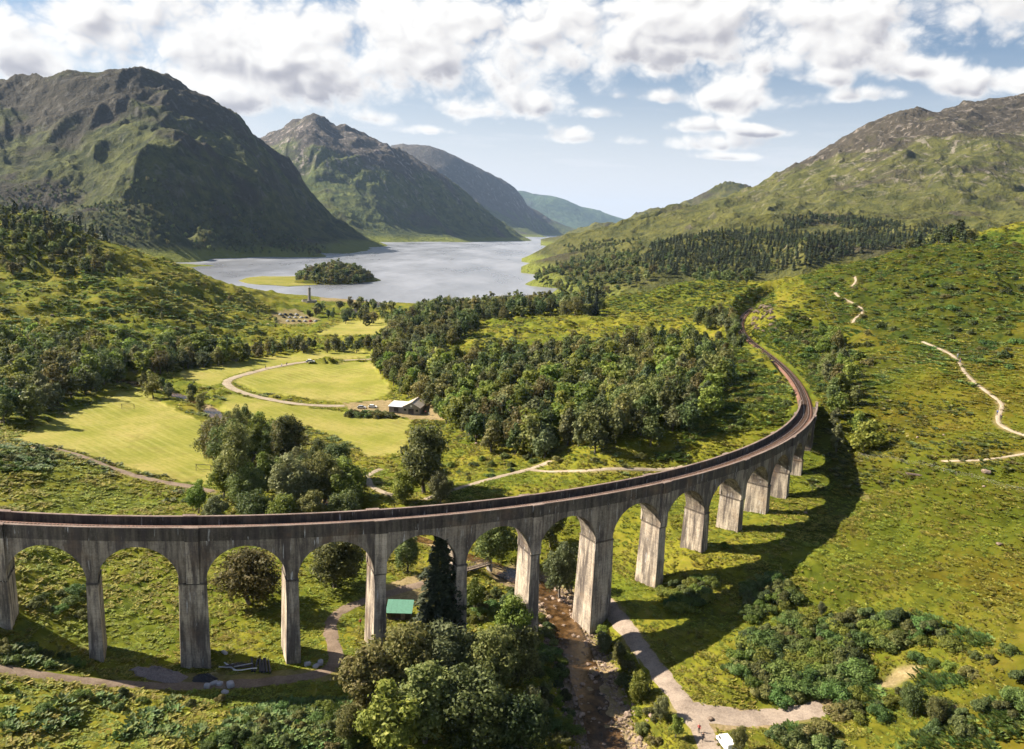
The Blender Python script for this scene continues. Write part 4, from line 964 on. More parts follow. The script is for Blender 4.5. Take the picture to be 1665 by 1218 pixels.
def scatter(poly, spacing, cand, seed, avoid=None, clump=0.0, yr=None):
    """plan points inside a photo polygon of ground, kept apart"""
    rs = np.random.RandomState(seed); G = np.array([sp(*p) for p in poly]); ang = np.arctan2(G[:, 0], G[:, 1]); rr = np.hypot(G[:, 0], G[:, 1])
    r0, r1 = rr.min() * .92, rr.max() * 1.1
    if yr: r0, r1 = yr
    a = rs.uniform(ang.min() - .02, ang.max() + .02, cand); r = np.sqrt(rs.uniform(r0 * r0, r1 * r1, cand)); x, y = np.sin(a) * r, np.cos(a) * r
    z = surf(x, y); px, py = project(x, y, z); ok = in_poly(px, py, poly)
    if clump: ok &= fbm(x / clump + seed, y / clump, 2) > -0.05
    x, y, z = x[ok], y[ok], z[ok]; keep = []; cell = {}
    for i in range(len(x)):
        s_ = spacing; ci, cj = int(x[i] // s_), int(y[i] // s_); bad = False
        for u in (-1, 0, 1):
            for v in (-1, 0, 1):
                for k in cell.get((ci + u, cj + v), ()):
                    if (x[i] - x[k]) ** 2 + (y[i] - y[k]) ** 2 < s_ * s_: bad = True
        if bad: continue
        if avoid is not None and avoid(x[i], y[i]): continue
        cell.setdefault((ci, cj), []).append(i); keep.append(i)
    return [(x[i], y[i], z[i]) for i in keep]
def near_track(x, y, d=5.0):
    q = RAIL; return np.min(np.hypot(q[:, 0] - x, q[:, 1] - y)) < d
def near_path(x, y, d=2.5):
    return any(np.min(np.hypot(P[:, 0] - x, P[:, 1] - y)) < w / 2 + d for P, w in PATHS.values())
def wood(poly, spacing, hr, protos, label, group, region, seed, kind='broadleaf_tree', cand=6000, wr=(.85, 1.15), clump=0, avoid=None):
    n = 0
    for x, y, z in scatter(poly, spacing, cand, seed, avoid or (lambda a, b: near_track(a, b, 6) or near_path(a, b, 1.0)), clump):
        put(kind, pick(random.choice(protos)), x, y, random.uniform(*hr), random.uniform(*wr), label, group, region, z); n += 1
    return n
cnt = {}
cnt['mid'] = wood([(612, 602), (640, 636), (690, 657), (725, 692), (792, 738), (880, 745), (960, 740), (1050, 728), (1100, 716), (1145, 690), (1165, 655), (1190, 625), (1150, 600), (1120, 575), (1060, 562), (960, 575), (880, 585), (800, 590), (740, 600), (700, 590), (640, 580)],
     5.6, (11, 18), ['mid', 'mid', 'mid', 'midlight', 'mid', 'mid'], 'leafy tree packed in the dense wood inside the curve of the viaduct', 'trees of the wood inside the curve', 'mid', 1)
cnt['back'] = wood([(622, 575), (700, 585), (740, 562), (765, 540), (790, 522), (870, 514), (960, 514), (985, 506), (960, 494), (860, 497), (760, 503), (690, 508), (640, 530)],
     7.5, (12, 19), ['mid', 'mid', 'far'], 'tree in the belt of woodland between the meadow and the loch', 'trees of the lochside belt', 'back', 2)
cnt['left'] = wood([(0, 692), (60, 682), (125, 652), (188, 624), (255, 612), (300, 602), (385, 592), (392, 578), (330, 574), (240, 578), (150, 572), (60, 566), (0, 560)],
     6.8, (12, 19), ['mid', 'mid', 'midlight', 'mid'], 'tree of the dark wood along the left edge of the playing field', 'trees of the left wood', 'left', 3)
cnt['knoll'] = wood([(0, 448), (60, 446), (120, 448), (165, 444), (205, 436), (150, 405), (110, 385), (60, 362), (0, 352)], 9.5, (9, 14), ['far', 'mid'], 'tree on the dark wooded knoll at the left edge', 'trees of the dark knoll', 'knoll', 4)
cnt['shore'] = wood([(868, 462), (905, 474), (960, 492), (1000, 478), (1045, 460), (1100, 452), (1180, 462), (1230, 468), (1215, 442), (1060, 446), (1040, 425), (1000, 420), (950, 422), (905, 432), (870, 445)], 12, (11, 17), ['far'], 'tree on the wooded right shore of the loch', 'trees of the right shore', 'shore', 5, cand=9000)
cnt['fieldrow'] = wood([(395, 588), (440, 580), (520, 574), (620, 574), (640, 560), (560, 562), (450, 566), (390, 575)], 9, (8, 13), ['mid'], 'tree in the row behind the hay meadow', 'trees of the meadow row', 'row', 6)
cnt['village'] = wood([(500, 520), (560, 530), (640, 530), (650, 505), (600, 498), (540, 500)], 17, (11, 16), ['mid', 'far'], 'tree among the small fields near the loch', 'trees of the small fields', 'village', 7, clump=40)
cnt['lefthill'] = wood([(180, 520), (300, 545), (440, 545), (455, 525), (380, 490), (300, 455), (220, 440), (180, 460)], 22, (4.5, 9), ['mid', 'far'], 'small tree scattered on the left hillside', 'trees of the left hillside', 'lefthill', 8, clump=45)
cnt['river'] = wood([(348, 720), (352, 760), (365, 822), (420, 832), (575, 836), (580, 805), (550, 775), (510, 760), (470, 745), (430, 722), (385, 705)], 7.6, (9, 21), ['hero', 'airy', 'hero', 'light', 'hero', 'hero'], 'leafy riverside tree in the clump behind the left arches', 'trees of the riverside clump', 'river', 9, cand=3000)
cnt['riverfar'] = wood([(225, 636), (268, 646), (330, 672), (345, 655), (300, 632), (262, 622)], 11.0, (6, 10), ['mid', 'midlight'], 'rounded tree beside the top of the playing field', 'trees at the top of the playing field', 'riverfar', 10)
cnt['viaend'] = wood([(1335, 545), (1360, 560), (1385, 640), (1400, 690), (1420, 735), (1345, 735), (1335, 690), (1350, 640), (1335, 590)], 7, (7, 12), ['mid', 'mid', 'midlight'], 'dark tree in the strip right of the far end of the viaduct', 'trees right of the viaduct end', 'viaend', 12, avoid=lambda a, b: near_track(a, b, 9))
cnt['bank'] = wood([(1130, 560), (1190, 545), (1215, 560), (1180, 590), (1130, 585)], 8, (6, 10), ['mid'], 'dark tree crowding the inner bank of the railway', 'trees on the railway bank', 'bank', 13)
cnt['cutting'] = wood([(1128, 530), (1160, 545), (1198, 548), (1200, 530), (1190, 515), (1140, 518)], 8, (9, 13), ['mid', 'mid'], 'dark tree beside the railway cutting', 'trees beside the cutting', 'cutting', 14)
print('woods', cnt)
# island in the loch
ISC = at_z(545, 455, LOCH)
def island():
    n = 64; m_ = 14; V = []; cx, cy_ = ISC[0], ISC[1]
    for k in range(m_):
        f = k / (m_ - 1)
        for i in range(n):
            a = i * 2 * math.pi / n; j = 1 + .13 * math.sin(3 * a + 1) + .09 * math.sin(5 * a); V.append((cx + math.cos(a) * 68 * f * j, cy_ + math.sin(a) * 120 * f * j, LOCH - 1.2 + 20 * (1 - f ** 2) ** 1.1))
    F = [(k * n + i, (k + 1) * n + i, (k + 1) * n + (i + 1) % n, k * n + (i + 1) % n) for k in range(m_ - 1) for i in range(n)]
    me = bpy.data.meshes.new('island'); me.from_pydata(V, [], F)
    for p in me.polygons: p.use_smooth = True
    tag(link('island', me, GROUND_M), 'small wooded island in the loch', kind='structure')
    P = [at_z(385, 456, LOCH), at_z(425, 464, LOCH), at_z(475, 466, LOCH), at_z(520, 462, LOCH), at_z(495, 450, LOCH), at_z(425, 449, LOCH)]
    P = [p + np.array([0, 0, .5]) for p in P]; c = sum(P) / 6; inner = [c + (p - c) * .8 + np.array([0, 0, .5]) for p in P]; outer = [p - np.array([0, 0, 1.2]) for p in P]
    V = [tuple(p) for p in outer] + [tuple(p) for p in P] + [tuple(p) for p in inner]
    F = [(i, (i + 1) % 6, 6 + (i + 1) % 6, 6 + i) for i in range(6)] + [(6 + i, 6 + (i + 1) % 6, 12 + (i + 1) % 6, 12 + i) for i in range(6)] + [tuple(range(12, 18))]
    me = bpy.data.meshes.new('grass_spit'); me.from_pydata(V, [], F); bm = bmesh.new(); bm.from_mesh(me); bmesh.ops.subdivide_edges(bm, edges=bm.edges, cuts=5, use_grid_fill=True); bmesh.ops.recalc_face_normals(bm, faces=bm.faces)
    for v in bm.verts: v.co.x += 5 * math.sin(v.co.y * .05); v.co.y += 9 * math.sin(v.co.x * .06)
    bm.to_mesh(me); bm.free()
    at = me.color_attributes.new('cover', 'FLOAT_COLOR', 'POINT'); at.data.foreach_set('color', np.tile([.75, 0, 0, 1], len(me.vertices)).astype(np.float32))
    tag(link('grass_spit', me, GROUND_M), 'flat green grassy spit left of the wooded island', kind='structure')
island()
rs = np.random.RandomState(5)
pts = []
for _ in range(4000):
    a = rs.uniform(0, 6.28); f = math.sqrt(rs.uniform(0, .93)); x = ISC[0] + math.cos(a) * 66 * f; y = ISC[1] + math.sin(a) * 116 * f
    if all((x - p[0]) ** 2 + (y - p[1]) ** 2 > 10 ** 2 for p in pts): pts.append((x, y, f))
for x, y, f in pts: put('broadleaf_tree', pick(random.choice(['far', 'mid'])), x, y, rs.uniform(15, 21) * (1 - .2 * f), 1.1, 'tree on the wooded island in the loch', 'trees of the island', 'island', LOCH - 1.2 + 19 * (1 - f ** 2))
# --- trees one can point out -------------------------------------------------
def one(px, py, h, proto, label, kind='broadleaf_tree', w=1.0):
    q = gp(px, py); put(kind, proto, q[0], q[1], h, w, label, None, 'single', q[2]); return q
one(385, 812, 27, ('airy', 0), 'tallest airy feathery tree rising just behind the left arches')
one(322, 835, 11, ('light', 1), 'bright leafy tree touching the parapet at the left end of the riverside clump', w=.85)
one(352, 858, 11, ('hero', 1), 'grey green tree just behind the parapet at the left of the riverside clump', w=1.1)
one(415, 862, 13, ('hero', 0), 'olive tree just behind the parapet below the tall feathery tree', w=1.15)
one(462, 866, 12, ('light', 0), 'bright bushy tree just behind the parapet in the riverside clump', w=1.1)
one(508, 862, 13.5, ('hero', 3), 'olive tree just behind the parapet right of the bright bushy one', w=1.15)
one(560, 862, 13, ('hero', 2), 'dark tree just behind the parapet at the right of the riverside clump', w=1.15)
one(466, 748, 18, ('hero', 0), 'round crowned tree on a bare trunk above the riverside clump')
one(249, 648, 13, ('mid', 0), 'single round tree standing at the head of the playing field')
one(690, 802, 26, ('hero', 2), 'big dark round tree standing alone in front of the barn', w=.98)
one(655, 815, 11, ('light', 0), 'bright bushy tree at the left foot of the big dark round tree')
one(715, 818, 12, ('hero', 1), 'pale green tree at the right foot of the big dark round tree')
one(408, 982, 15, ('hero', 0), 'rounded tree seen through the arch right of the widest pier', w=1.25)
one(545, 955, 15, ('hero', 2), 'dark broad tree filling the top of the arch beside the tall lit pier', w=1.35)
one(662, 930, 12, ('hero', 3), 'small spreading tree seen under the arch above the green roof')
one(712, 1050, 25, ('spruce', 0), 'tall dark spruce standing in front of the viaduct beside the green roof', 'conifer_tree', 1.5)
one(800, 920, 16, ('hero', 0), 'leafy tree high in the arch left of the sunlit riverside pier')
one(910, 975, 18, ('hero', 1), 'tall pale tree in the arch over the river', w=.75)
one(895, 890, 14, ('hero', 2), 'dark tree behind the tall pale one in the river arch')
one(832, 1035, 10.5, ('light', 0), 'bright bushy tree growing against the foot of the riverside pier', w=1.05)
one(770, 990, 8, ('light', 1), 'small bright tree under the arch right of the dark spruce')
one(598, 1160, 15, ('hero', 3), 'grey green tree at the left front of the foreground thicket', w=1.15)
one(650, 1140, 17, ('hero', 0), 'tall olive tree at the middle left of the foreground thicket', w=1.1)
one(728, 1130, 17.5, ('hero', 1), 'broad tree topping the foreground thicket in the centre', w=1.2)
one(690, 1205, 17, ('hero', 3), 'dense tree at the bottom middle of the foreground thicket', w=1.2)
one(790, 1140, 17, ('hero', 0), 'upright tree at the right of the foreground thicket', w=1.05)
one(770, 1220, 17, ('hero', 2), 'dark tree at the bottom right of the foreground thicket', w=1.2)
one(842, 1110, 14, ('hero', 2), 'dark shaded tree overhanging the left bank of the river', w=1.1)
one(865, 1180, 9, ('hero', 1), 'slender tree lit on the left bank of the river', w=.85)
one(630, 1230, 14, ('light', 1), 'bushy young tree cut by the bottom edge of the picture', w=1.1)
one(845, 1240, 14, ('hero', 2), 'dark tree at the bottom edge beside the river', w=1.1)
one(570, 1200, 7, ('hero', 0), 'low rounded tree at the left skirt of the foreground thicket', w=1.1)
one(980, 1062, 6, ('hero', 1), 'small tree at the right foot of the river pier', w=1.0)
one(1005, 1080, 6.0, ('hero', 3), 'slim tree between river and gravel road', w=.9)
one(1038, 1140, 7.0, ('light', 0), 'bright yellow green tree between river and gravel road', w=.85)
one(1075, 1172, 6.0, ('hero', 1), 'grey green tree at the roadside below the bright one', w=.8)
one(1098, 1200, 4.8, ('light', 1), 'small roadside tree near the bottom edge', w=.8)
one(1200, 1225, 5.8, ('hero', 0), 'dark round tree beside the white van', w=.72)
one(1480, 1165, 7.0, ('hero', 0), 'dark tree at the end of the gravel clearing', w=.9)
one(1520, 1180, 6, ('hero', 2), 'dark low tree right of the gravel clearing', w=.9)
one(955, 512, 26, ('midspruce', 0), 'tall dark conifer left of a close pair above the fern slope', 'conifer_tree', .85)
one(968, 512, 25, ('midspruce', 1), 'tall dark conifer right of a close pair above the fern slope', 'conifer_tree', .85)
one(1335, 1000, 3.6, ('hero', 1), 'small tree at the left end of the dark thicket on the right field', w=.9)
# shrubs -----------------------------------------------------------------------
def bushes(poly, spacing, hr, protos, label, group, region, seed, cand=4000, clump=0, wr=(.8, 1.3), avoid=None):
    return wood(poly, spacing, hr, protos, label, group, region, seed, 'shrub', cand, wr, clump, avoid)
b = {}
b['thicket'] = bushes([(1190, 1070), (1220, 1030), (1290, 1010), (1360, 1030), (1400, 1080), (1395, 1140), (1300, 1150), (1230, 1135)], 2.2, (2.2, 4.0), ['bush'], 'shrub in the round thicket above the gravel clearing', 'shrubs of the round thicket', 'thicket', 21)
b['hedge'] = bushes([(1320, 1015), (1400, 1000), (1500, 1010), (1540, 1035), (1480, 1050), (1400, 1060)], 2.2, (2.2, 3.4), ['bush'], 'shrub in the dark line of bushes across the right field', 'shrubs of the dark line', 'hedge', 22)
b['bright'] = bushes([(1205, 960), (1250, 945), (1290, 955), (1280, 995), (1220, 1010)], 2.0, (2.0, 3.2), ['bush'], 'bright shrub at the edge of the viaduct shadow', 'bright shrubs by the shadow', 'bright', 23)
b['bright2'] = bushes([(1075, 970), (1120, 945), (1160, 945), (1150, 985), (1100, 1000)], 2.0, (1.8, 2.8), ['bush'], 'bright shrub between the gravel road and the shadow band', 'bright shrubs by the road', 'bright2', 24)
b['corner'] = bushes([(1260, 1190), (1330, 1170), (1440, 1150), (1500, 1110), (1665, 1090), (1665, 1150), (1560, 1190), (1400, 1225), (1270, 1230)], 2.7, (1.6, 3.4), ['bush'], 'shrub in the scrub at the lower right corner', 'shrubs of the lower right corner', 'corner', 25, clump=14)
b['farscrub'] = bushes([(1500, 1040), (1600, 1050), (1665, 1030), (1665, 1090), (1560, 1100), (1480, 1080)], 3.2, (1.4, 2.6), ['bush'], 'shrub on the broken bank at the right edge', 'shrubs of the right bank', 'farscrub', 26, clump=12)
b['leftfront'] = bushes([(330, 1218), (380, 1170), (470, 1150), (560, 1150), (590, 1218), (560, 1260), (350, 1260)], 1.9, (1.0, 1.8), ['bush'], 'low shrub in the fern patch at the bottom left of the thicket', 'shrubs of the bottom fern patch', 'leftfront', 27)
b['lefttrack'] = bushes([(0, 1045), (60, 1050), (140, 1085), (110, 1095), (0, 1075)], 2.6, (1.2, 2.0), ['bush'], 'shrub above the dirt track at the left edge', 'shrubs above the dirt track', 'lefttrack', 28)
b['below'] = bushes([(90, 1135), (200, 1130), (260, 1140), (360, 1135), (360, 1150), (200, 1160), (60, 1160)], 4.0, (1.0, 1.8), ['bush'], 'small shrub just below the dirt track', 'shrubs below the dirt track', 'below', 29)
b['arches'] = bushes([(40, 960), (130, 960), (140, 1010), (60, 1000)], 3.2, (1.2, 2.4), ['bush'], 'shrub on the slope seen through the leftmost arch', 'shrubs in the leftmost arch', 'arches', 30)
b['pierfoot'] = bushes([(1000, 960), (1050, 975), (1130, 915), (1180, 890), (1150, 880), (1080, 900)], 4.0, (1.0, 1.8), ['bush'], 'shrub at the foot of the right hand piers', 'shrubs at the right piers', 'pierfoot', 31)
b['bankin'] = bushes([(1100, 735), (1180, 700), (1260, 670), (1290, 650), (1270, 610), (1225, 580), (1190, 600), (1160, 650), (1110, 690)], 6.5, (1.2, 2.6), ['midbush'], 'shrub on the ferny bank inside the railway curve', 'shrubs of the inner bank', 'bankin', 32)
b['bankout'] = bushes([(1225, 560), (1290, 510), (1340, 540), (1345, 620), (1330, 650), (1290, 600)], 5.0, (1.6, 3.6), ['midbush'], 'shrub on the ferny bank outside the railway curve', 'shrubs of the outer bank', 'bankout', 33)
b['slope'] = bushes([(1330, 470), (1450, 420), (1600, 385), (1665, 380), (1665, 600), (1600, 600), (1520, 540), (1420, 560), (1400, 640), (1370, 560)], 9.0, (1.4, 4.0), ['midbush'], 'shrub scattered on the right hillside', 'shrubs of the right hillside', 'slope', 34, clump=26)
b['mound'] = bushes([(1000, 500), (1100, 460), (1260, 470), (1200, 505), (1080, 515)], 16, (1.6, 3.0), ['midbush'], 'shrub on the fern covered mound', 'shrubs of the fern mound', 'mound', 35)
b['leftbank'] = bushes([(876, 1000), (905, 1050), (918, 1120), (930, 1218), (900, 1225), (880, 1120), (862, 1040)], 2.6, (1.4, 2.8), ['bush'], 'shrub', 'shrubs on the left river bank', 'leftbank', 41, avoid=lambda a, b: False)
b['rightbank'] = bushes([(962, 1005), (1000, 1075), (1022, 1130), (1045, 1200), (1075, 1218), (1058, 1150), (1030, 1085), (990, 1020)], 2.8, (1.2, 2.6), ['bush'], 'shrub', 'shrubs on the right river bank', 'rightbank', 42)
b['yard'] = bushes([(565, 672), (640, 676), (640, 680), (565, 678)], 2.4, (2.6, 3.2), ['midbush'], 'clipped shrub in the dark hedge in front of the barn', 'hedge in front of the barn', 'yard', 36, avoid=lambda a, b: False)
b['midfloor'] = bushes([(700, 760), (800, 745), (900, 745), (1060, 735), (1090, 745), (900, 755), (760, 785)], 5.5, (1.2, 2.4), ['midbush'], 'shrub along the front of the wood behind the viaduct', 'shrubs along the wood front', 'midfloor', 37)
b['underarch'] = bushes([(740, 960), (830, 960), (850, 1000), (760, 1030)], 2.4, (1.4, 2.4), ['bush'], 'shrub under the arch left of the riverside pier', 'shrubs under the river arch', 'underarch', 38)
b['leftslope'] = bushes([(0, 480), (180, 470), (330, 500), (440, 545), (380, 550), (200, 530), (0, 530)], 12, (1.4, 3.6), ['midbush'], 'shrub dotted over the left hillside', 'shrubs of the left hillside', 'leftslope', 39, clump=30)
b['fieldedge'] = bushes([(0, 735), (60, 725), (95, 745), (60, 760), (0, 760)], 2.6, (1.2, 2.2), ['midbush'], 'shrub in the dark patch left of the playing field', 'shrubs left of the playing field', 'fieldedge', 40)
print('shrubs', b)

# the largest in view become individuals, the rest a mass of their own
for d in TREES: d['app'] = d['h'] / math.hypot(d['x'], d['y'])
for name in ('broadleaf_tree', 'shrub'):
    lst = [d for d in TREES if d['kind'] == name]; lst.sort(key=lambda d: (d['region'] != 'single', -d['app']))
    for i, d in enumerate(lst): d['solo'] = i < 296
for d in TREES: d.setdefault('solo', True)
BASE_LABEL = {'leftbank': ('shrub', 'the left river bank'), 'rightbank': ('shrub', 'the right river bank'), 'mid': ('tree', 'the wood inside the viaduct curve'), 'back': ('tree', 'the lochside tree belt'), 'left': ('tree', 'the left wood'), 'knoll': ('tree', 'the dark knoll'), 'shore': ('tree', 'the right shore wood'), 'row': ('tree', 'the row behind the hay meadow'), 'village': ('tree', 'the lochside fields'), 'lefthill': ('tree', 'the left hillside'), 'river': ('tree', 'the riverside clump'), 'riverfar': ('tree', 'the trees heading the playing field'), 'viaend': ('tree', 'the strip beyond the viaduct end'), 'bank': ('tree', 'the inner railway bank'), 'cutting': ('tree', 'the trees beside the cutting'), 'island': ('tree', 'the loch island'), 'thicket': ('shrub', 'the round thicket'), 'hedge': ('shrub', 'the dark bush line'), 'bright': ('shrub', 'the shadowside bushes'), 'bright2': ('shrub', 'the roadside bushes'), 'corner': ('shrub', 'the lower right scrub'), 'farscrub': ('shrub', 'the right edge bank'), 'leftfront': ('shrub', 'the foreground fern patch'), 'lefttrack': ('shrub', 'the bushes above the dirt track'), 'below': ('shrub', 'the bushes below the dirt track'), 'arches': ('shrub', 'the slope in the leftmost arch'), 'pierfoot': ('shrub', 'the bushes at the right piers'), 'bankin': ('shrub', 'the inner railway bank'), 'bankout': ('shrub', 'the outer railway bank'), 'slope': ('shrub', 'the right hillside'), 'mound': ('shrub', 'the fern mound'), 'yard': ('shrub', 'the hedge before the barn'), 'midfloor': ('shrub', 'the wood front'), 'underarch': ('shrub', 'the bushes under the river arch'), 'leftslope': ('shrub', 'the left hillside'), 'fieldedge': ('shrub', 'the dark field corner')}
TONE = {'wood': 'olive', 'dark': 'dark green', 'light': 'bright green', 'bracken': 'ferny green', 'conifer': 'dark'}
def tone_of(proto):
    nm = PROTO[proto][1].materials[0].name
    return {'birch_leaves': 'olive', 'dark_leaves': 'dark green', 'fresh_leaves': 'bright green', 'bracken_fronds': 'blue green'}.get(nm, 'dark')
regs = {}
for d in TREES:
    if d['solo'] and d['region'] != 'single': regs.setdefault(d['region'], []).append(d)
for rg, ds in regs.items():
    for d in ds: d['px'], d['py'] = (float(v) for v in project(np.float64(d['x']), np.float64(d['y']), np.float64(d['z'])))
    def third(v, key, n=3):
        srt = sorted(q[key] for q in ds); return min(n - 1, int(srt.index(v) * n / len(srt)))
    for d in ds:
        size = ('low', 'middling', 'tall')[third(d['h'], 'h')]; n = 5 if len(ds) > 30 else 3
        col = (('far left', 'left', 'middle', 'right', 'far right') if n == 5 else ('left', 'middle', 'right'))[third(d['px'], 'px', n)]; row = ('back', 'centre', 'front')[third(d['py'], 'py')]
        kind_, rest_ = d['label'].split(' ', 1) if False else ('', d['label'])
        noun, place = BASE_LABEL[rg]
        d['label'] = f"{size} {tone_of(d['proto'])} {noun} at the {row} {col} of {place}"
def place_plant(d):
    tr, cr = PROTO[d['proto']]; shr = d['kind'] == 'shrub'
    e = empty(d['kind'], (d['x'], d['y'], d['z']), d['rz']); s = d['s']; e.scale = (s * d['w'], s * d['w'], s)
    for nm, me in ((('stems', tr), ('foliage', cr)) if shr else (('trunk', tr), ('crown', cr))):
        o = bpy.data.objects.new(nm, me); COL.objects.link(o); o.parent = e
    tag(e, d['label'], {'shrub': 'shrub', 'conifer_tree': 'conifer'}.get(d['kind'], 'tree'), d['group'])
    return e
for d in TREES:
    if d['solo']: place_plant(d)

def mass(name, label, recs):
    """one object holding many plants: prototypes and points in one mesh, spread by geometry nodes"""
    protos = sorted({r[0][0]: r[0] for r in recs}.values(), key=lambda q: str(q[0])); V = []; F = []; PI = []; mats = []; fm = []; off = 0
    for k, p in enumerate(protos):
        for me in p[1]:
            co = np.empty(len(me.vertices) * 3, np.float32); me.vertices.foreach_get('co', co); co = co.reshape(-1, 3); V.append(co); PI += [k] * len(co)
            if me.materials[0] not in mats: mats.append(me.materials[0])
            mi = mats.index(me.materials[0])
            for f in me.polygons: F.append(tuple(i + off for i in f.vertices)); fm.append(mi)
            off += len(co)
    pid = {p[0]: k for k, p in enumerate(protos)}
    pts = np.array([(r[1], r[2], r[3]) for r in recs], np.float32)
    V = np.concatenate(V + [pts]); me = bpy.data.meshes.new(name); me.from_pydata(V.tolist(), [], F)
    for m_ in mats: me.materials.append(m_)
    me.polygons.foreach_set('material_index', np.array(fm, np.int32))
    n0 = off; n = len(V)
    a = me.attributes.new('pid', 'INT', 'POINT'); a.data.foreach_set('value', np.array(PI + [-1 - pid[r[0][0]] for r in recs], np.int32))
    a = me.attributes.new('scl', 'FLOAT_VECTOR', 'POINT'); sc_ = np.zeros((n, 3), np.float32); sc_[n0:] = [r[4] for r in recs]; a.data.foreach_set('vector', sc_.ravel())
    a = me.attributes.new('rot', 'FLOAT_VECTOR', 'POINT'); ro = np.zeros((n, 3), np.float32); ro[n0:, 2] = [r[5] for r in recs]; a.data.foreach_set('vector', ro.ravel())
    o = tag(link(name, me), label, kind='stuff')
    g = bpy.data.node_groups.new(name + '_spread', 'GeometryNodeTree'); g.interface.new_socket('Geometry', in_out='INPUT', socket_type='NodeSocketGeometry'); g.interface.new_socket('Geometry', in_out='OUTPUT', socket_type='NodeSocketGeometry')
    N_ = g.nodes; Lk = g.links; gi = N_.new('NodeGroupInput'); go = N_.new('NodeGroupOutput'); jn = N_.new('GeometryNodeJoinGeometry')
    def attr(nm, ty):
        q = N_.new('GeometryNodeInputNamedAttribute'); q.data_type = ty; q.inputs[0].default_value = nm; return q.outputs[0]
    pidn = attr('pid', 'INT'); scn = attr('scl', 'FLOAT_VECTOR'); ron = attr('rot', 'FLOAT_VECTOR')
    def eq(v):
        c = N_.new('FunctionNodeCompare'); c.data_type = 'INT'; c.operation = 'EQUAL'; Lk.new(pidn, c.inputs[2]); c.inputs[3].default_value = v; return c.outputs[0]
    for k in range(len(protos)):
        s1 = N_.new('GeometryNodeSeparateGeometry'); Lk.new(gi.outputs[0], s1.inputs[0]); Lk.new(eq(k), s1.inputs[1])
        s2 = N_.new('GeometryNodeSeparateGeometry'); Lk.new(gi.outputs[0], s2.inputs[0]); Lk.new(eq(-1 - k), s2.inputs[1])
        ip = N_.new('GeometryNodeInstanceOnPoints'); Lk.new(s2.outputs[0], ip.inputs['Points']); Lk.new(s1.outputs[0], ip.inputs['Instance']); Lk.new(scn, ip.inputs['Scale'])
        er = N_.new('FunctionNodeEulerToRotation'); Lk.new(ron, er.inputs[0]); Lk.new(er.outputs[0], ip.inputs['Rotation'])
        Lk.new(ip.outputs[0], jn.inputs[0])
    Lk.new(jn.outputs[0], go.inputs[0])
    md = o.modifiers.new('spread', 'NODES'); md.node_group = g
    return o
def rec(proto, x, y, z, s, w=1.0, flat=1.0): return ((proto, PROTO[proto]), x, y, z, (s * w, s * w, s * flat), random.uniform(0, 6.28))
def mass_of(name, label, recs):
    if not recs: return
    R2 = [((r[0][0],) , r) for r in recs]
    protos = {}
    for r in recs: protos[r[0][0]] = r[0][1]
    return mass(name, label, [((r[0][0], r[0][1]), *r[1:]) for r in recs])
rest = [d for d in TREES if not d['solo']]
for nm, kinds, lab in (('distant_trees', 'broadleaf_tree', 'mass of smaller distant broadleaf trees along the loch and hills'), ('distant_scrub', 'shrub', 'low scrub scattered over banks and hillsides')):
    mass_of(nm, lab, [rec(d['proto'], d['x'], d['y'], d['z'], d['s'], d['w']) for d in rest if d['kind'] == kinds])

# ------------------------------------------------------------------ river
def ribbon_water(name, P, width, label, mat):
    Q = smooth_line(P, 2.0, 6); L0 = np.r_[0, np.cumsum(np.hypot(*np.diff(P[:, :2], axis=0).T))]; L1 = np.r_[0, np.cumsum(np.hypot(*np.diff(Q, axis=0).T))]
    z = np.interp(L1 / L1[-1] * L0[-1], L0, P[:, 2]); T = np.gradient(Q, axis=0); T /= np.hypot(*T.T)[:, None]; N = np.stack([-T[:, 1], T[:, 0]], -1); n = len(Q)
    V = []; rows = 5
    for k in range(rows):
        f = k / (rows - 1) * 2 - 1; A = Q + N * f * width / 2; V += [(A[i, 0], A[i, 1], z[i] - .12) for i in range(n)]
    F = [(k * n + i, (k + 1) * n + i, (k + 1) * n + i + 1, k * n + i + 1)[::-1] for k in range(rows - 1) for i in range(n - 1)]
    me = bpy.data.meshes.new(name); me.from_pydata(V, [], F)
    return tag(link(name, me, mat), label, kind='structure'), Q, z
m, t = new_mat('peaty_water'); pos = t.add('ShaderNodeNewGeometry').outputs['Position']
n = t.noise(pos, .5, 5, .65); setc(t, t.ramp(n, [(.35, (0.022, 0.013, 0.006)), (.52, (0.072, 0.040, 0.016)), (.68, (0.17, 0.10, 0.045))]))
t.bsdf.inputs['Roughness'].default_value = .12; t.bsdf.inputs['Specular IOR Level'].default_value = .4; bump(t, t.noise(pos, 1.6, 4, .6), .5, .12)
RIVER_M = m
_, RQ, RZ = ribbon_water('river', RIVER, 6.6, 'shallow peaty brown river over pale stones at the bottom centre', RIVER_M)
ribbon_water('stream', RIVER2, 6.0, 'stream running beside the playing field behind the viaduct', RIVER_M)
m, t = new_mat('pale_stone'); pos = t.add('ShaderNodeNewGeometry').outputs['Position']; oi = t.add('ShaderNodeObjectInfo')
n = t.noise(pos, 1.8, 5, .65); c = t.ramp(n, [(.3, (0.15, 0.105, 0.078)), (.55, (0.30, 0.225, 0.172)), (.72, (0.42, 0.34, 0.275))])
hs = t.add('ShaderNodeHueSaturation', inputs={'Color': c}); t.l.new(t.math('ADD', .6, t.math('MULTIPLY', oi.outputs['Random'], .6)), hs.inputs['Value']); setc(t, hs.outputs[0]); bump(t, n, .6, .1); STONE = m
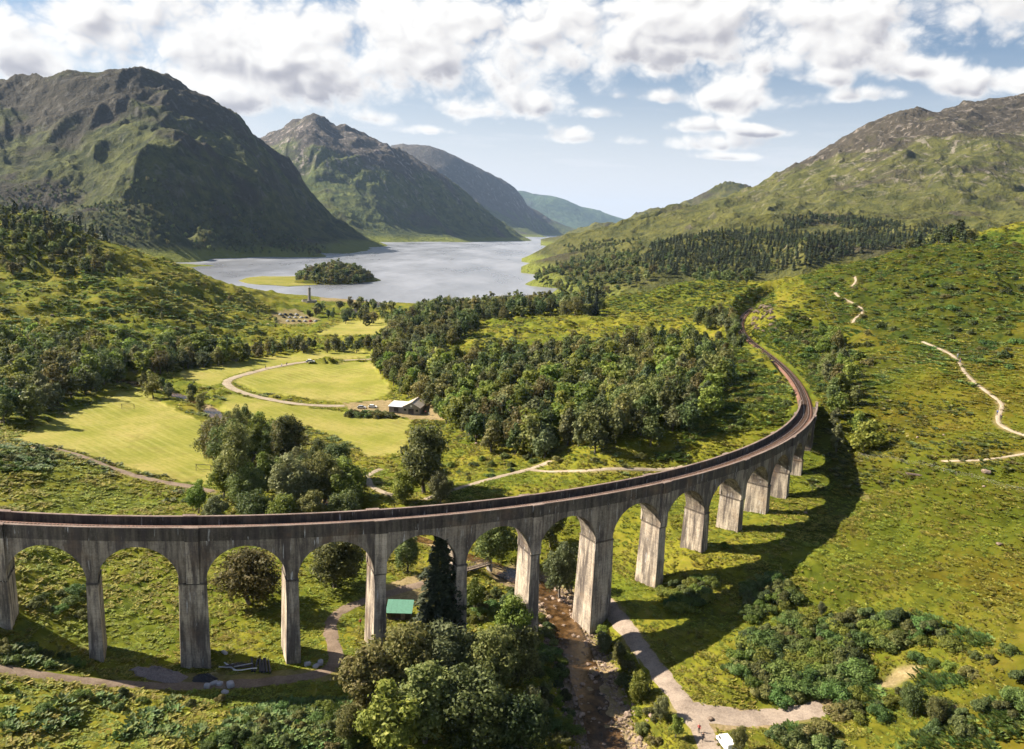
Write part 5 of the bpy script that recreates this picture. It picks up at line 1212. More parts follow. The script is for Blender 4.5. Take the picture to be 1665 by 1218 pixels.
def rock_mesh(name, seed, sub=2, flat=.7, jag=.3):
    bm = bmesh.new(); bmesh.ops.create_icosphere(bm, subdivisions=sub, radius=1.0); rs = np.random.RandomState(seed)
    pl = [(Vector(rnd_dir(1, rs)[0]), rs.uniform(.62, .95)) for _ in range(9)]
    for v in bm.verts:
        for d, h in pl:
            q = v.co.dot(d)
            if q > h: v.co -= d * (q - h)
        v.co *= 1 + rs.normal() * .03
    sx, sy = rs.uniform(.8, 1.3), rs.uniform(.8, 1.2)
    for v in bm.verts: v.co = Vector((v.co.x * sx, v.co.y * sy, v.co.z * flat))
    me = bpy.data.meshes.new(name); bm.to_mesh(me); bm.free(); me.materials.append(STONE)
    return me
ROCKS = [rock_mesh('stone%d' % i, 60 + i, 1 if i < 4 else 2) for i in range(6)]
rs = np.random.RandomState(21); nst = 0
for k in range(230):
    i = rs.randint(6, len(RQ)); T = RQ[min(i + 1, len(RQ) - 1)] - RQ[i - 1]; T /= np.hypot(*T); N = np.array([-T[1], T[0]]); side = rs.choice([-1, 1]); off = side * rs.uniform(2.5, 7.0) if rs.rand() < .8 else rs.uniform(-3, 3)
    q = RQ[i] + N * off + T * rs.uniform(-1, 1); r = rs.uniform(.28, .62) * (1.6 if rs.rand() < .12 else 1)
    o = bpy.data.objects.new('river_stone', ROCKS[rs.randint(0, 6)]); COL.objects.link(o)
    o.location = (q[0], q[1], max(float(hz(*q)), RZ[i] - .3) + r * .22); o.scale = (r, r, r); o.rotation_euler = (0, 0, rs.uniform(0, 6.3))
    where = ('in the middle of the river' if abs(off) < 3 else 'on the right bank of the river' if off < 0 else 'on the left bank of the river'); big = 'large' if r > .65 else 'small' if r < .42 else 'middling'
    up = 'below the arches' if i < len(RQ) * .45 else 'near the bottom edge' if i > len(RQ) * .72 else 'halfway down'
    tag(o, f'{big} pale rounded stone {where}, {up}', 'stone', 'stones of the river bed')
peb = []
for k in range(2600):
    i = rs.randint(2, len(RQ) - 1); T = RQ[i + 1] - RQ[i - 1]; T /= np.hypot(*T); N = np.array([-T[1], T[0]]); off = rs.choice([-1, 1]) * abs(rs.normal(4.8, 1.5)); q = RQ[i] + N * off + T * rs.uniform(-1.5, 1.5); r = rs.uniform(.10, .30)
    peb.append(((('peb', k % 3), (ROCKS[k % 3],)), q[0], q[1], max(float(hz(*q)), RZ[i] - .35) + r * .2, (r, r, r), rs.uniform(0, 6.3)))
mass('pebbles', 'pale pebbles and cobbles lining the river', peb)
# boulders on the moor
for px, py, r, lab in [(1603, 769, 1.2, 'big pale boulder on the right field below the straight path'), (1625, 886, .7, 'small white stone on the open right field'), (1547, 1152, .9, 'pale boulder in the scrub at lower right'), (1600, 792, .5, 'little stone just below the big pale boulder'),
                       (1492, 712, .6, 'grey stone beside the bare patch on the right slope'), (85, 513, 1.3, 'white boulder on the green left hillside'), (1155, 1170, .6, 'white roadside stone at the edge of the clearing'), (1060, 1165, 1.0, 'white boulder on the right river bank beside the bright tree'),
                       (1310, 835, .6, 'small stone in the lit oval under the right arches'), (1535, 708, .5, 'pale stone on the right slope above the straight path'), (775, 722, .8, 'stone at the front of the wood')]:
    q = gp(px, py); o = bpy.data.objects.new('boulder', ROCKS[4 + int(px) % 2]); COL.objects.link(o); o.location = (q[0], q[1], q[2] + r * .3); o.scale = (r, r, r * .85); o.rotation_euler = (0, 0, px * .37); tag(o, lab, 'boulder')
# rock face of the cutting
m, t = new_mat('tan_rock'); pos = t.add('ShaderNodeNewGeometry').outputs['Position']; n = t.noise(pos, .5, 6, .7); setc(t, t.ramp(n, [(.32, (.03, .024, .016)), (.5, (.11, .082, .058)), (.68, (.23, .18, .135))])); bump(t, n, .9, .6); TANROCK = m
q = gp(1245, 528); rf = empty('rock_face', q); tag(rf, 'pale broken rock face above the railway cutting', 'rock face')
CRAGS = [rock_mesh('crag%d' % i, 90 + i, 3, .8) for i in range(3)]
for c_ in CRAGS: c_.materials.clear(); c_.materials.append(TANROCK)
for k in range(34):
    a = gp(1225 + 36 * rs.rand(), 497 + 42 * rs.rand()); o = bpy.data.objects.new('rock', CRAGS[rs.randint(0, 3)]); COL.objects.link(o); o.parent = rf; o.location = Vector(a - q) + Vector((0, 0, -.2)); r = rs.uniform(1.4, 3.0); o.scale = (r, r, r * .75); o.rotation_euler = (rs.uniform(-.5, .5), rs.uniform(-.5, .5), rs.uniform(0, 6))

# ------------------------------------------------------------------ simple materials
def flat_mat(name, col, rough=.6, metal=0.0, var=.15, sc=2.0):
    m, t = new_mat(name); n = t.noise(t.add('ShaderNodeTexCoord').outputs['Object'], sc, 4, .6)
    setc(t, t.ramp(n, [(.3, tuple(c * (1 - var) for c in col)), (.7, tuple(min(1, c * (1 + var)) for c in col))])); t.bsdf.inputs['Roughness'].default_value = rough; t.bsdf.inputs['Metallic'].default_value = metal
    t.bsdf.inputs['Specular IOR Level'].default_value = .3
    return m
WHITE = flat_mat('white_paint', (.78, .78, .76), .4, var=.05); DARKG = flat_mat('dark_glass', (.02, .025, .03), .1, var=.0); RUB = flat_mat('black_rubber', (.02, .02, .02), .8)
GREENR = flat_mat('green_roof_sheet', (.10, .225, .16), .55, var=.12); SHEET = flat_mat('pale_roof_sheet', (.62, .65, .70), .4, .0, .08); TAN = flat_mat('tan_roof_sheet', (.46, .40, .33), .6, var=.14)
TIMBER = flat_mat('weathered_timber', (.20, .155, .115), .85, var=.3); DTIMBER = flat_mat('dark_timber', (.06, .05, .045), .8, var=.3); STONEW = flat_mat('rubble_stone_wall', (.26, .235, .21), .9, var=.3)
SKIN = flat_mat('skin', (.45, .28, .2), .6); STEEL = flat_mat('galvanised_steel', (.42, .42, .42), .45, .6)
def child(mb, name, mat, parent, **k):
    return mb.build(name, mat, parent, **k)

# barn with a lean-to ---------------------------------------------------------
q = gp(660, 667); barn = empty('barn', q, R_(-8)); tag(barn, 'low barn with a tan gabled roof and a pale lean-to roof beside the meadow', 'barn')
mb = MB(); W, D, E, Rg = 8.4, 12.0, 3.1, 5.2
mb.hexa([(0, -D / 2, -.5), (W, -D / 2, -.5), (W, D / 2, -.5), (0, D / 2, -.5)], [(0, -D / 2, E), (W, -D / 2, E), (W, D / 2, E), (0, D / 2, E)])
mb.add([(0, -D / 2, E), (W, -D / 2, E), (W / 2, -D / 2, Rg), (0, D / 2, E), (W, D / 2, E), (W / 2, D / 2, Rg)], [(0, 1, 2), (4, 3, 5)])
child(mb, 'wall', STONEW, barn)
for sg in (-1, 1):
    x0 = W / 2; x1 = W / 2 + sg * (W / 2 + .45); z1 = E - .2; n = 8; pan = None
    for k in range(n):
        y0 = -D / 2 - .4 + (D + .8) * k / n; y1 = y0 + (D + .8) / n - .02; mb = MB(); z0 = Rg + .16; lo, hi = (min(x0, x1), max(x0, x1))
        zl, zh = (z1, z0) if x1 < x0 else (z0, z1)
        mb.hexa([(lo, y0, zl), (hi, y0, zh), (hi, y1, zh), (lo, y1, zl)], [(lo, y0, zl + .09), (hi, y0, zh + .09), (hi, y1, zh + .09), (lo, y1, zl + .09)]); child(mb, 'roof_panel', TAN, barn)
mb = MB(); mb.box((W / 2, 0, Rg + .27), (.5, D + .8, .08)); child(mb, 'ridge_cap', TAN, barn)
mb = MB(); W2, D2 = 7.0, 9.0
mb.hexa([(-W2, -D2 / 2, -.5), (-.02, -D2 / 2, -.5), (-.02, D2 / 2, -.5), (-W2, D2 / 2, -.5)], [(-W2, -D2 / 2, 2.5), (-.02, -D2 / 2, 2.5), (-.02, D2 / 2, 3.0), (-W2, D2 / 2, 3.0)]); child(mb, 'lean_to_wall', STONEW, barn)
for k in range(7):
    mb = MB(); x0 = -W2 - .4 + (W2 + .35) * k / 7; x1 = x0 + (W2 + .35) / 7 - .02
    mb.hexa([(x0, -D2 / 2 - .5, 2.52), (x1, -D2 / 2 - .5, 2.52), (x1, D2 / 2 + .3, 3.06), (x0, D2 / 2 + .3, 3.06)], [(x0, -D2 / 2 - .5, 2.62), (x1, -D2 / 2 - .5, 2.62), (x1, D2 / 2 + .3, 3.16), (x0, D2 / 2 + .3, 3.16)]); child(mb, 'lean_to_roof_panel', SHEET, barn)
mb = MB(); mb.box((W / 2, -D / 2 - .03, 1.1), (2.6, .1, 2.6)); dr = child(mb, 'door', DTIMBER, barn)
for x in (1.3, W - 1.3):
    mb = MB(); mb.box((x, -D / 2 - .03, 1.7), (1.1, .1, 1.0)); wn = child(mb, 'window', DARKG, barn); mb = MB(); mb.box((x, -D / 2 - .07, 1.15), (1.3, .16, .1)); child(mb, 'sill', STONEW, wn)
mb = MB(); mb.box((W / 2, -D / 2 - .03, 3.7), (.9, .1, .9)); child(mb, 'window', WHITE, barn)
mb = MB(); mb.box((-W2 / 2, -D2 / 2 - .03, 1.0), (2.2, .1, 2.0)); child(mb, 'door', DTIMBER, barn)

# shed with green roof --------------------------------------------------------
q = gp(650, 1003); shed = empty('shed', q, R_(2)); tag(shed, 'small shed with a flat green roof below the arch beside the dark spruce', 'shed')
mb = MB(); mb.hexa([(-2.6, -2, -.4), (2.6, -2, -.4), (2.6, 2, -.4), (-2.6, 2, -.4)], [(-2.6, -2, 2.1), (2.6, -2, 2.1), (2.6, 2, 2.75), (-2.6, 2, 2.75)]); child(mb, 'wall', DTIMBER, shed)
for k in range(5):
    x0 = -2.9 + 5.8 * k / 5; x1 = x0 + 1.15; mb = MB(); mb.hexa([(x0, -2.4, 2.07), (x1, -2.4, 2.07), (x1, 2.4, 2.85), (x0, 2.4, 2.85)], [(x0, -2.4, 2.15), (x1, -2.4, 2.15), (x1, 2.4, 2.93), (x0, 2.4, 2.93)]); child(mb, 'roof_panel', GREENR, shed)
mb = MB(); mb.box((.9, -2.04, .85), (.95, .08, 1.9)); child(mb, 'door', TIMBER, shed); mb = MB(); mb.box((-1.2, -2.04, 1.25), (1.0, .08, .7)); child(mb, 'window', DARKG, shed)

# monument tower --------------------------------------------------------------
q = gp(503, 490); mon = empty('monument', q); tag(mon, 'slender stone monument tower standing before the loch', 'monument')
mb = MB(); prof = [(2.2, -1), (2.2, 1.2), (1.7, 1.6), (1.45, 15), (1.75, 15.2), (1.75, 16.2), (1.3, 16.3)]
for (r0, z0), (r1, z1) in zip(prof[:-1], prof[1:]): mb.tube((0, 0, z0), (0, 0, z1), r0, max(r1, .05), 14, False)
mb.tube((0, 0, 16.25), (0, 0, 16.3), 1.3, .02, 14, False); child(mb, 'tower', STONEW, mon, recalc=True)
mb = MB()
for k in range(8):
    a = k * math.pi / 4; b = a + math.pi / 4; r = 9; mb.hexa([(math.cos(a) * r, math.sin(a) * r, -1), (math.cos(a) * (r - .5), math.sin(a) * (r - .5), -1), (math.cos(b) * (r - .5), math.sin(b) * (r - .5), -1), (math.cos(b) * r, math.sin(b) * r, -1)], [(math.cos(a) * r, math.sin(a) * r, 1.6), (math.cos(a) * (r - .5), math.sin(a) * (r - .5), 1.6), (math.cos(b) * (r - .5), math.sin(b) * (r - .5), 1.6), (math.cos(b) * r, math.sin(b) * r, 1.6)])
child(mb, 'enclosing_wall', STONEW, mon, recalc=True)
mb = MB(); mb.tube((-.12, 0, 16.3), (-.1, 0, 17.2), .13, .15, 7); mb.tube((.12, 0, 16.3), (.1, 0, 17.2), .13, .15, 7); mb.tube((0, 0, 17.15), (0, 0, 18.0), .26, .3, 8); mb.tube((0, 0, 18.0), (0, 0, 18.15), .1, .1, 6); mb.tube((0, 0, 18.12), (0, 0, 18.4), .15, .12, 8); child(mb, 'statue', STONEW, mon)

# white house by the monument fields
def house(px, py, w, d, h, rz, lab):
    q = gp(px, py); e = empty('house', q, rz); tag(e, lab, 'house'); mb = MB()
    mb.hexa([(-w / 2, -d / 2, -1), (w / 2, -d / 2, -1), (w / 2, d / 2, -1), (-w / 2, d / 2, -1)], [(-w / 2, -d / 2, h), (w / 2, -d / 2, h), (w / 2, d / 2, h), (-w / 2, d / 2, h)])
    mb.add([(-w / 2, -d / 2, h), (-w / 2, d / 2, h), (-w / 2, 0, h + d * .42), (w / 2, -d / 2, h), (w / 2, d / 2, h), (w / 2, 0, h + d * .42)], [(0, 2, 1), (3, 4, 5)]); child(mb, 'wall', WHITE, e)
    mb = MB()
    for sg in (-1, 1): mb.hexa([(-w / 2 - .3, 0, h + d * .42), (w / 2 + .3, 0, h + d * .42), (w / 2 + .3, sg * (d / 2 + .3), h - .2), (-w / 2 - .3, sg * (d / 2 + .3), h - .2)], [(-w / 2 - .3, 0, h + d * .42 + .2), (w / 2 + .3, 0, h + d * .42 + .2), (w / 2 + .3, sg * (d / 2 + .3), h), (-w / 2 - .3, sg * (d / 2 + .3), h)])
    rf_ = child(mb, 'roof', DTIMBER, e, recalc=True); mb = MB(); mb.box((w * .38, 0, h + d * .42 + .5), (.8, .9, 1.4)); child(mb, 'chimney', STONEW, rf_)
    for x in (-w * .3, 0, w * .3):
        mb = MB(); mb.box((x, -d / 2 - .03, h * .5), (1.0, .1, 1.2)); child(mb, 'window', DARKG, e)
house(571, 512, 12, 6.5, 3.6, .1, 'white cottage half hidden by trees near the loch')
house(613, 500, 10, 6, 3.4, -.2, 'small white house among trees by the loch shore')

# vehicles ----------------------------------------------------------------------
def car_meshes():
    def prof_mesh(name, pts, w, mat, taper=0.0):
        n = len(pts); mb = MB(); V = [(x, -w / 2 + taper * max(0, z - .9), z) for x, z in pts] + [(x, w / 2 - taper * max(0, z - .9), z) for x, z in pts]
        F = [tuple(range(n)), tuple(range(2 * n - 1, n - 1, -1))] + [(i, n + i, n + (i + 1) % n, (i + 1) % n) for i in range(n)]
        mb.add(V, F); me = bpy.data.meshes.new(name); me.from_pydata(mb.v, [], mb.f); bm = bmesh.new(); bm.from_mesh(me); bmesh.ops.recalc_face_normals(bm, faces=bm.faces); bmesh.ops.bevel(bm, geom=bm.edges[:], offset=.04, segments=1, affect='EDGES'); bm.to_mesh(me); bm.free(); me.materials.append(mat); return me
    body = [(-2.1, .25), (2.1, .25), (2.15, .55), (2.05, .78), (1.2, .92), (-1.95, .95), (-2.15, .7)]
    cab = [(1.15, .9), (.45, 1.42), (-1.3, 1.45), (-1.9, .93)]
    roof = [(.5, 1.40), (.45, 1.46), (-1.3, 1.49), (-1.42, 1.42)]
    mb = MB(); mb.tube((0, -.1, 0), (0, .1, 0), .32, .32, 12); wh = bpy.data.meshes.new('car_wheel'); wh.from_pydata(mb.v, [], mb.f); wh.materials.append(RUB)
    return [prof_mesh('car_body%d' % i, body, 1.75, m_) for i, m_ in enumerate(CARP)], prof_mesh('car_cabin', cab, 1.6, DARKG, .25), [prof_mesh('car_roof%d' % i, roof, 1.42, m_) for i, m_ in enumerate(CARP)], wh
CARP = [WHITE, flat_mat('silver_paint', (.55, .56, .58), .3, .4, .03), flat_mat('dark_blue_paint', (.03, .045, .09), .3, 0, .03), flat_mat('red_paint', (.35, .03, .025), .35, 0, .03), flat_mat('black_paint', (.02, .02, .022), .25, 0, .03)]
CB, CC, CR, CW = car_meshes(); CN = ['white', 'silver', 'dark blue', 'red', 'black']
def car(px, py, ci, rz, lab, sc=1.0, group=None):
    q = gp(px, py); e = empty('parked_car', q, rz); e.scale = (sc, sc, sc)
    for nm, me in (('body', CB[ci]), ('cabin_glass', CC), ('roof', CR[ci])): o = bpy.data.objects.new(nm, me); COL.objects.link(o); o.parent = e
    for x in (-1.3, 1.3):
        for y in (-.8, .8): o = bpy.data.objects.new('wheel', CW); COL.objects.link(o); o.parent = e; o.location = (x, y, .32)
    tag(e, lab, 'car', group)
car(505, 589, 0, R_(8), 'white car stopped on the estate road beside the hay meadow', 1.25)
car(588, 664, 1, R_(0), 'silver car in the barn yard behind the hedge')
car(606, 663, 0, R_(4), 'white car in the barn yard nearest the lean-to')
k = 0
for row, (y, xs) in enumerate([(512, (456, 464, 473, 482)), (517, (462, 471, 480, 490, 498)), (523, (468, 477, 487, 496, 505, 513))]):
    for i, x in enumerate(xs):
        ci = (k * 7 + row) % 5 if k % 3 else 0; k += 1
        car(x, y, ci, R_(75), f'{CN[ci]} car, number {["one", "two", "three", "four", "five", "six"][i]} from the left in the {["back", "middle", "front"][row]} row of the car park', 1.15, 'cars in the car park')
# white van beside the road
q = gp(1180, 1214); van = empty('white_van', q, R_(104)); van.scale = (.85, .85, .85); tag(van, 'white van parked on the gravel road half hidden by a dark tree', 'van')
mb = MB(); pts_ = [(-2.3, .35), (2.3, .35), (2.4, .9), (1.9, 1.15), (1.35, 1.95), (-2.2, 2.0), (-2.35, 1.0)]; n_ = len(pts_)
mb.add([(x, -.92, z) for x, z in pts_] + [(x, .92, z) for x, z in pts_], [tuple(range(n_)), tuple(range(2 * n_ - 1, n_ - 1, -1))] + [(i, n_ + i, n_ + (i + 1) % n_, (i + 1) % n_) for i in range(n_)]); child(mb, 'body', WHITE, van, recalc=True)
mb = MB(); mb.add([(1.84, -.8, 1.24), (1.84, .8, 1.24), (1.44, .76, 1.86), (1.44, -.76, 1.86)], [(0, 1, 2, 3)]); o = child(mb, 'windscreen', DARKG, van); o.location = (.03, 0, .02)
for sy in (-1, 1):
    mb = MB(); mb.box((.95, sy * .925, 1.5), (.9, .02, .5)); child(mb, 'side_window', DARKG, van); mb = MB(); mb.box((2.36, sy * .66, .8), (.1, .3, .18)); child(mb, 'headlight', SHEET, van)
    for x in (-1.45, 1.5): o = bpy.data.objects.new('wheel', CW); COL.objects.link(o); o.parent = van; o.location = (x, sy * .82, .33)

# people ------------------------------------------------------------------------
def person_mesh(seed, shirt, trousers, hair, stride=.22, arm=.25):
    J = {'pel': (0, 0, .95, .15), 'che': (0, .01, 1.32, .17), 'nek': (0, .01, 1.5, .065), 'hea': (0, .03, 1.66, .105), 'top': (0, .02, 1.76, .085)}
    for s, sg in (('l', -1), ('r', 1)):
        J.update({'hip' + s: (sg * .1, 0, .9, .1), 'kne' + s: (sg * .1, sg * stride * .55 + .04, .5, .065), 'ank' + s: (sg * .1, sg * stride - .02, .08, .045), 'toe' + s: (sg * .11, sg * stride + .14, .03, .04),
                  'sho' + s: (sg * .2, 0, 1.42, .07), 'elb' + s: (sg * .27, -sg * arm * .5, 1.14, .05), 'wri' + s: (sg * .27, -sg * arm + .1, .9, .035), 'han' + s: (sg * .26, -sg * arm + .13, .81, .04)})
    E_ = [('pel', 'che'), ('che', 'nek'), ('nek', 'hea'), ('hea', 'top')]
    for s in 'lr': E_ += [('pel', 'hip' + s), ('hip' + s, 'kne' + s), ('kne' + s, 'ank' + s), ('ank' + s, 'toe' + s), ('che', 'sho' + s), ('sho' + s, 'elb' + s), ('elb' + s, 'wri' + s), ('wri' + s, 'han' + s)]
    keys = list(J); me = bpy.data.meshes.new('figure'); me.from_pydata([J[k][:3] for k in keys], [(keys.index(a), keys.index(b)) for a, b in E_], [])
    o = bpy.data.objects.new('figure', me); COL.objects.link(o); md = o.modifiers.new('s', 'SKIN'); md.use_smooth_shade = True
    for i, k in enumerate(keys):
        v = me.skin_vertices[0].data[i]; v.radius = (J[k][3], J[k][3] * (.8 if k in ('pel', 'che') else 1)); v.use_root = k == 'pel'
    o.modifiers.new('d', 'SUBSURF').levels = 1
    dg = bpy.context.evaluated_depsgraph_get(); res = bpy.data.meshes.new_from_object(o.evaluated_get(dg)); bpy.data.objects.remove(o)
    for m_ in (shirt, trousers, SKIN, hair): res.materials.append(m_)
    for p in res.polygons:
        z = p.center.z; y = p.center.y
        p.material_index = 3 if (z > 1.70 or (z > 1.6 and y < .0)) else 2 if z > 1.47 or (z < .92 and abs(p.center.x) > .2 and z > .7) else 1 if z < .96 else 0
        if z < .09: p.material_index = 3
    return res
SH = [flat_mat('red_cloth', (.42, .05, .05), .9), flat_mat('white_cloth', (.75, .73, .7), .9), flat_mat('blue_cloth', (.06, .10, .28), .9), flat_mat('dark_cloth', (.035, .035, .045), .9), flat_mat('pink_cloth', (.6, .3, .33), .9)]
HAIR = flat_mat('dark_hair', (.05, .035, .025), .7)
PM = [person_mesh(i, SH[a], SH[b], HAIR, .24 if i % 2 else .1, .22) for i, (a, b) in enumerate([(0, 3), (1, 2), (2, 3), (3, 3), (4, 2)])]
def person(px, py, k, rz, lab, sc=1.0):
    q = gp(px, py); o = bpy.data.objects.new('person', PM[k]); COL.objects.link(o); o.location = (q[0], q[1], q[2] + .1); o.rotation_euler = (0, 0, rz); o.scale = (sc,) * 3; tag(o, lab, 'person')
person(1136, 1192, 0, 2.9, 'person in a red top walking on the gravel road, farther of two')
person(1142, 1206, 3, 3.1, 'person in dark clothes walking on the gravel road, nearer of two')
person(586, 1018, 0, 1.0, 'person in a red top standing at the foot of the tall lit pier')
person(1557, 582, 1, .4, 'hiker in a white top, topmost on the winding hill path', 1.1)
person(1561, 590, 4, .5, 'hiker in a pink top just below the white one on the hill path', 1.1)
person(1621, 676, 2, 2.0, 'hiker in a blue top at the lower bend of the hill path', 1.1)
person(1627, 684, 3, 2.2, 'hiker in dark clothes at the lower bend of the hill path', 1.1)
person(432, 600, 3, 1.2, 'dark figure on the estate road, leftmost of the walkers', 1.2)
person(458, 596, 1, 1.2, 'pale figure on the estate road second from the left', 1.2)
person(466, 595, 3, 1.3, 'dark figure on the estate road third from the left', 1.2)
person(498, 592, 2, 1.3, 'figure in blue on the road just left of the white car', 1.2)
person(688, 673, 3, .2, 'dark figure in the barn yard left of three', 1.1); person(692, 674, 0, .6, 'figure in red in the barn yard, middle of three', 1.1); person(698, 676, 1, 1.1, 'figure in white in the barn yard right of three', 1.1)

# playing field goals -------------------------------------------------------------
def goal(px, py, rz, lab, w=5.2, h=2.3):
    q = gp(px, py); e = empty('goal', q, rz); tag(e, lab, 'goal')
    for sg in (-1, 1):
        mb = MB(); mb.tube((sg * w / 2, 0, -.3), (sg * w / 2, 0, h), .09, .09, 8); child(mb, 'post', DTIMBER, e)
        mb = MB(); mb.tube((sg * w / 2, 0, h), (sg * w / 2, 1.6, 0), .05, .05, 6); child(mb, 'stay', DTIMBER, e)
    mb = MB(); mb.tube((-w / 2 - .09, 0, h), (w / 2 + .09, 0, h), .09, .09, 8); child(mb, 'crossbar', DTIMBER, e); mb = MB(); mb.tube((-w / 2, 1.6, .05), (w / 2, 1.6, .05), .05, .05, 6); child(mb, 'ground_bar', DTIMBER, e)
goal(208, 665, R_(8), 'far goal frame on the playing field'); goal(331, 766, R_(-4), 'near goal frame on the playing field beside the trees')

# footbridge ----------------------------------------------------------------------
q = gp(772, 928); fb = empty('footbridge', q + np.array([0, 0, .5]), R_(38)); tag(fb, 'small timber footbridge behind the viaduct near the river', 'footbridge')
mb = MB()
for k in range(18):
    mb = MB(); mb.box((-4.4 + k * .51, 0, .5), (.46, 1.6, .08)); child(mb, 'plank', TIMBER, fb)
for sy in (-.8, .8):
    mb = MB(); mb.box((0, sy, .33), (9.4, .16, .26)); child(mb, 'beam', DTIMBER, fb); mb = MB(); mb.box((0, sy, 1.5), (9.4, .1, .12)); child(mb, 'handrail', TIMBER, fb); mb = MB(); mb.box((0, sy, 1.05), (9.4, .06, .1)); child(mb, 'rail', TIMBER, fb)
    for x in np.linspace(-4.5, 4.5, 6): mb = MB(); mb.box((x, sy, .85), (.12, .12, 1.5)); child(mb, 'post', TIMBER, fb)
for x in (-4.6, 4.6): mb = MB(); mb.box((x, 0, -.6), (.5, 2.0, 2.0)); child(mb, 'abutment', STONEW, fb)

# builder's heap below the widest pier ----------------------------------------------
BLACKP = flat_mat('black_plastic', (.025, .025, .03), .5); GREYM = flat_mat('grey_rubble', (.20, .165, .155), .95, var=.35, sc=4); BAG = flat_mat('white_sacking', (.36, .35, .37), .8, var=.12)
def heap(px, py, rx, ry, h, name, mat, lab, seed):
    q = gp(px, py); rs_ = np.random.RandomState(seed); n = 26; m_ = 9; V = []
    for k in range(m_):
        f = k / (m_ - 1)
        for i in range(n):
            a = i * 2 * math.pi / n; j = 1 + .12 * math.sin(2 * a + seed) + .1 * math.sin(5 * a); x, y = math.cos(a) * rx * f * j, math.sin(a) * ry * f * j
            V.append((x, y, (h * (1 - f ** 1.6) + rs_.normal() * .1 * h * (f < 1)) + (float(hz(q[0] + x, q[1] + y)) - q[2]) - (.15 if k == m_ - 1 else 0)))
    F = [(k * n + i, (k + 1) * n + i, (k + 1) * n + (i + 1) % n, k * n + (i + 1) % n) for k in range(m_ - 1) for i in range(n)]
    mb = MB(); mb.add(V, F); o = mb.build(name, mat, recalc=True); o.location = q; tag(o, lab, 'heap')
heap(258, 1098, 5.4, 2.6, 1.5, 'rubble_heap', GREYM, 'purple grey heap of rubble left of the widest pier', 3)
heap(333, 1104, 2.6, 1.5, .9, 'dark_spoil_heap', BLACKP, 'black heap of spoil against the foot of the widest pier', 5)
q = gp(428, 1086); pp = empty('pipe_stack', q); tag(pp, 'stack of black pipes lying between the two left piers', 'pipe stack'); rs_ = np.random.RandomState(8)
for k in range(9):
    mb = MB(); x = -1.6 + k * .42; mb.tube((x + rs_.normal() * .15, -1.6, .15), (x - 1.4 + rs_.normal() * .2, 2.0, .5 + .25 * (k % 2)), .19, .19, 9); child(mb, 'pipe', BLACKP, pp)
q = gp(388, 1086); tp = empty('timber_stack', q); tag(tp, 'jumble of grey planks right of the widest pier', 'timber stack')
for k in range(14):
    mb = MB(); mb.box((rs_.uniform(-2.2, 2.2), rs_.uniform(-.9, .9), .15 + .06 * k * .7), (rs_.uniform(2, 3.6), .24, .08), rs_.uniform(-.7, .9)); child(mb, 'plank', STEEL if k % 3 == 0 else DTIMBER, tp)
q = gp(398, 1092); mb = MB(); prev = None
for k in range(13):
    a = math.pi * k / 12 * .8; p = (-2.2 + 4.4 * k / 12, -.6 * math.sin(a * 1.6), .25 + .5 * math.sin(a))
    if prev: mb.tube(prev, p, .09, .09, 7, False)
    prev = p
o = mb.build('curved_pipe', WHITE); o.location = q; tag(o, 'white curved plastic pipe lying by the grey planks', 'pipe')
for i, (px, py, w, d, h, lab) in enumerate([(337, 1118, 1.0, .9, .8, 'white builders bag on the track, leftmost'), (348, 1113, 1.4, .8, .6, 'white builders bag on the track, second from left'), (357, 1114, 1.0, 1.0, .7, 'white builders bag on the track, third from left'), (375, 1116, 1.5, 1.2, .9, 'bulging white builders bag at the right of the bags on the track'),
                                            (366, 1127, 1.2, .9, .5, 'slumped white bag below the others at the track edge'), (500, 1082, 1.2, .9, .7, 'grey sack beside the pier right of the pipes'), (514, 1085, 1.1, .9, .6, 'grey sack nearer the bend of the dirt track'), (521, 1080, 1.3, 1.0, .8, 'round grey sack farthest right by the dirt track'), (365, 1062, 1.6, .7, .35, 'white sheet lying on the grass beyond the planks')]):
    q = gp(px, py); bm = bmesh.new(); bmesh.ops.create_cube(bm, size=1); bmesh.ops.subdivide_edges(bm, edges=bm.edges, cuts=3, use_grid_fill=True); rs2 = np.random.RandomState(i)
    for v in bm.verts:
        r = v.co.length; v.co *= (.62 / max(r, .3)) ** .5; v.co += Vector(rs2.normal(size=3)) * .03; v.co = Vector((v.co.x * w, v.co.y * d, (v.co.z + .42) * h))
    me = bpy.data.meshes.new('builders_bag'); bm.to_mesh(me); bm.free()
    for p in me.polygons: p.use_smooth = True
    o = link('builders_bag', me, BAG); o.location = q; o.rotation_euler = (0, 0, i * .7); tag(o, lab, 'bag')
# loose poles on the right field
q = gp(1488, 772); lp = empty('log_pile', q); tag(lp, 'weathered poles piled on the right field', 'log pile')
for k in range(7): mb = MB(); mb.tube((-2.6, .5 - k * .2, .25 + .12 * (k % 3)), (2.4 + rs_.normal() * .3, -.6 - k * .22, .2 + .12 * (k % 2)), .13, .10, 7); child(mb, 'pole', COPE, lp)
q = gp(640, 662)
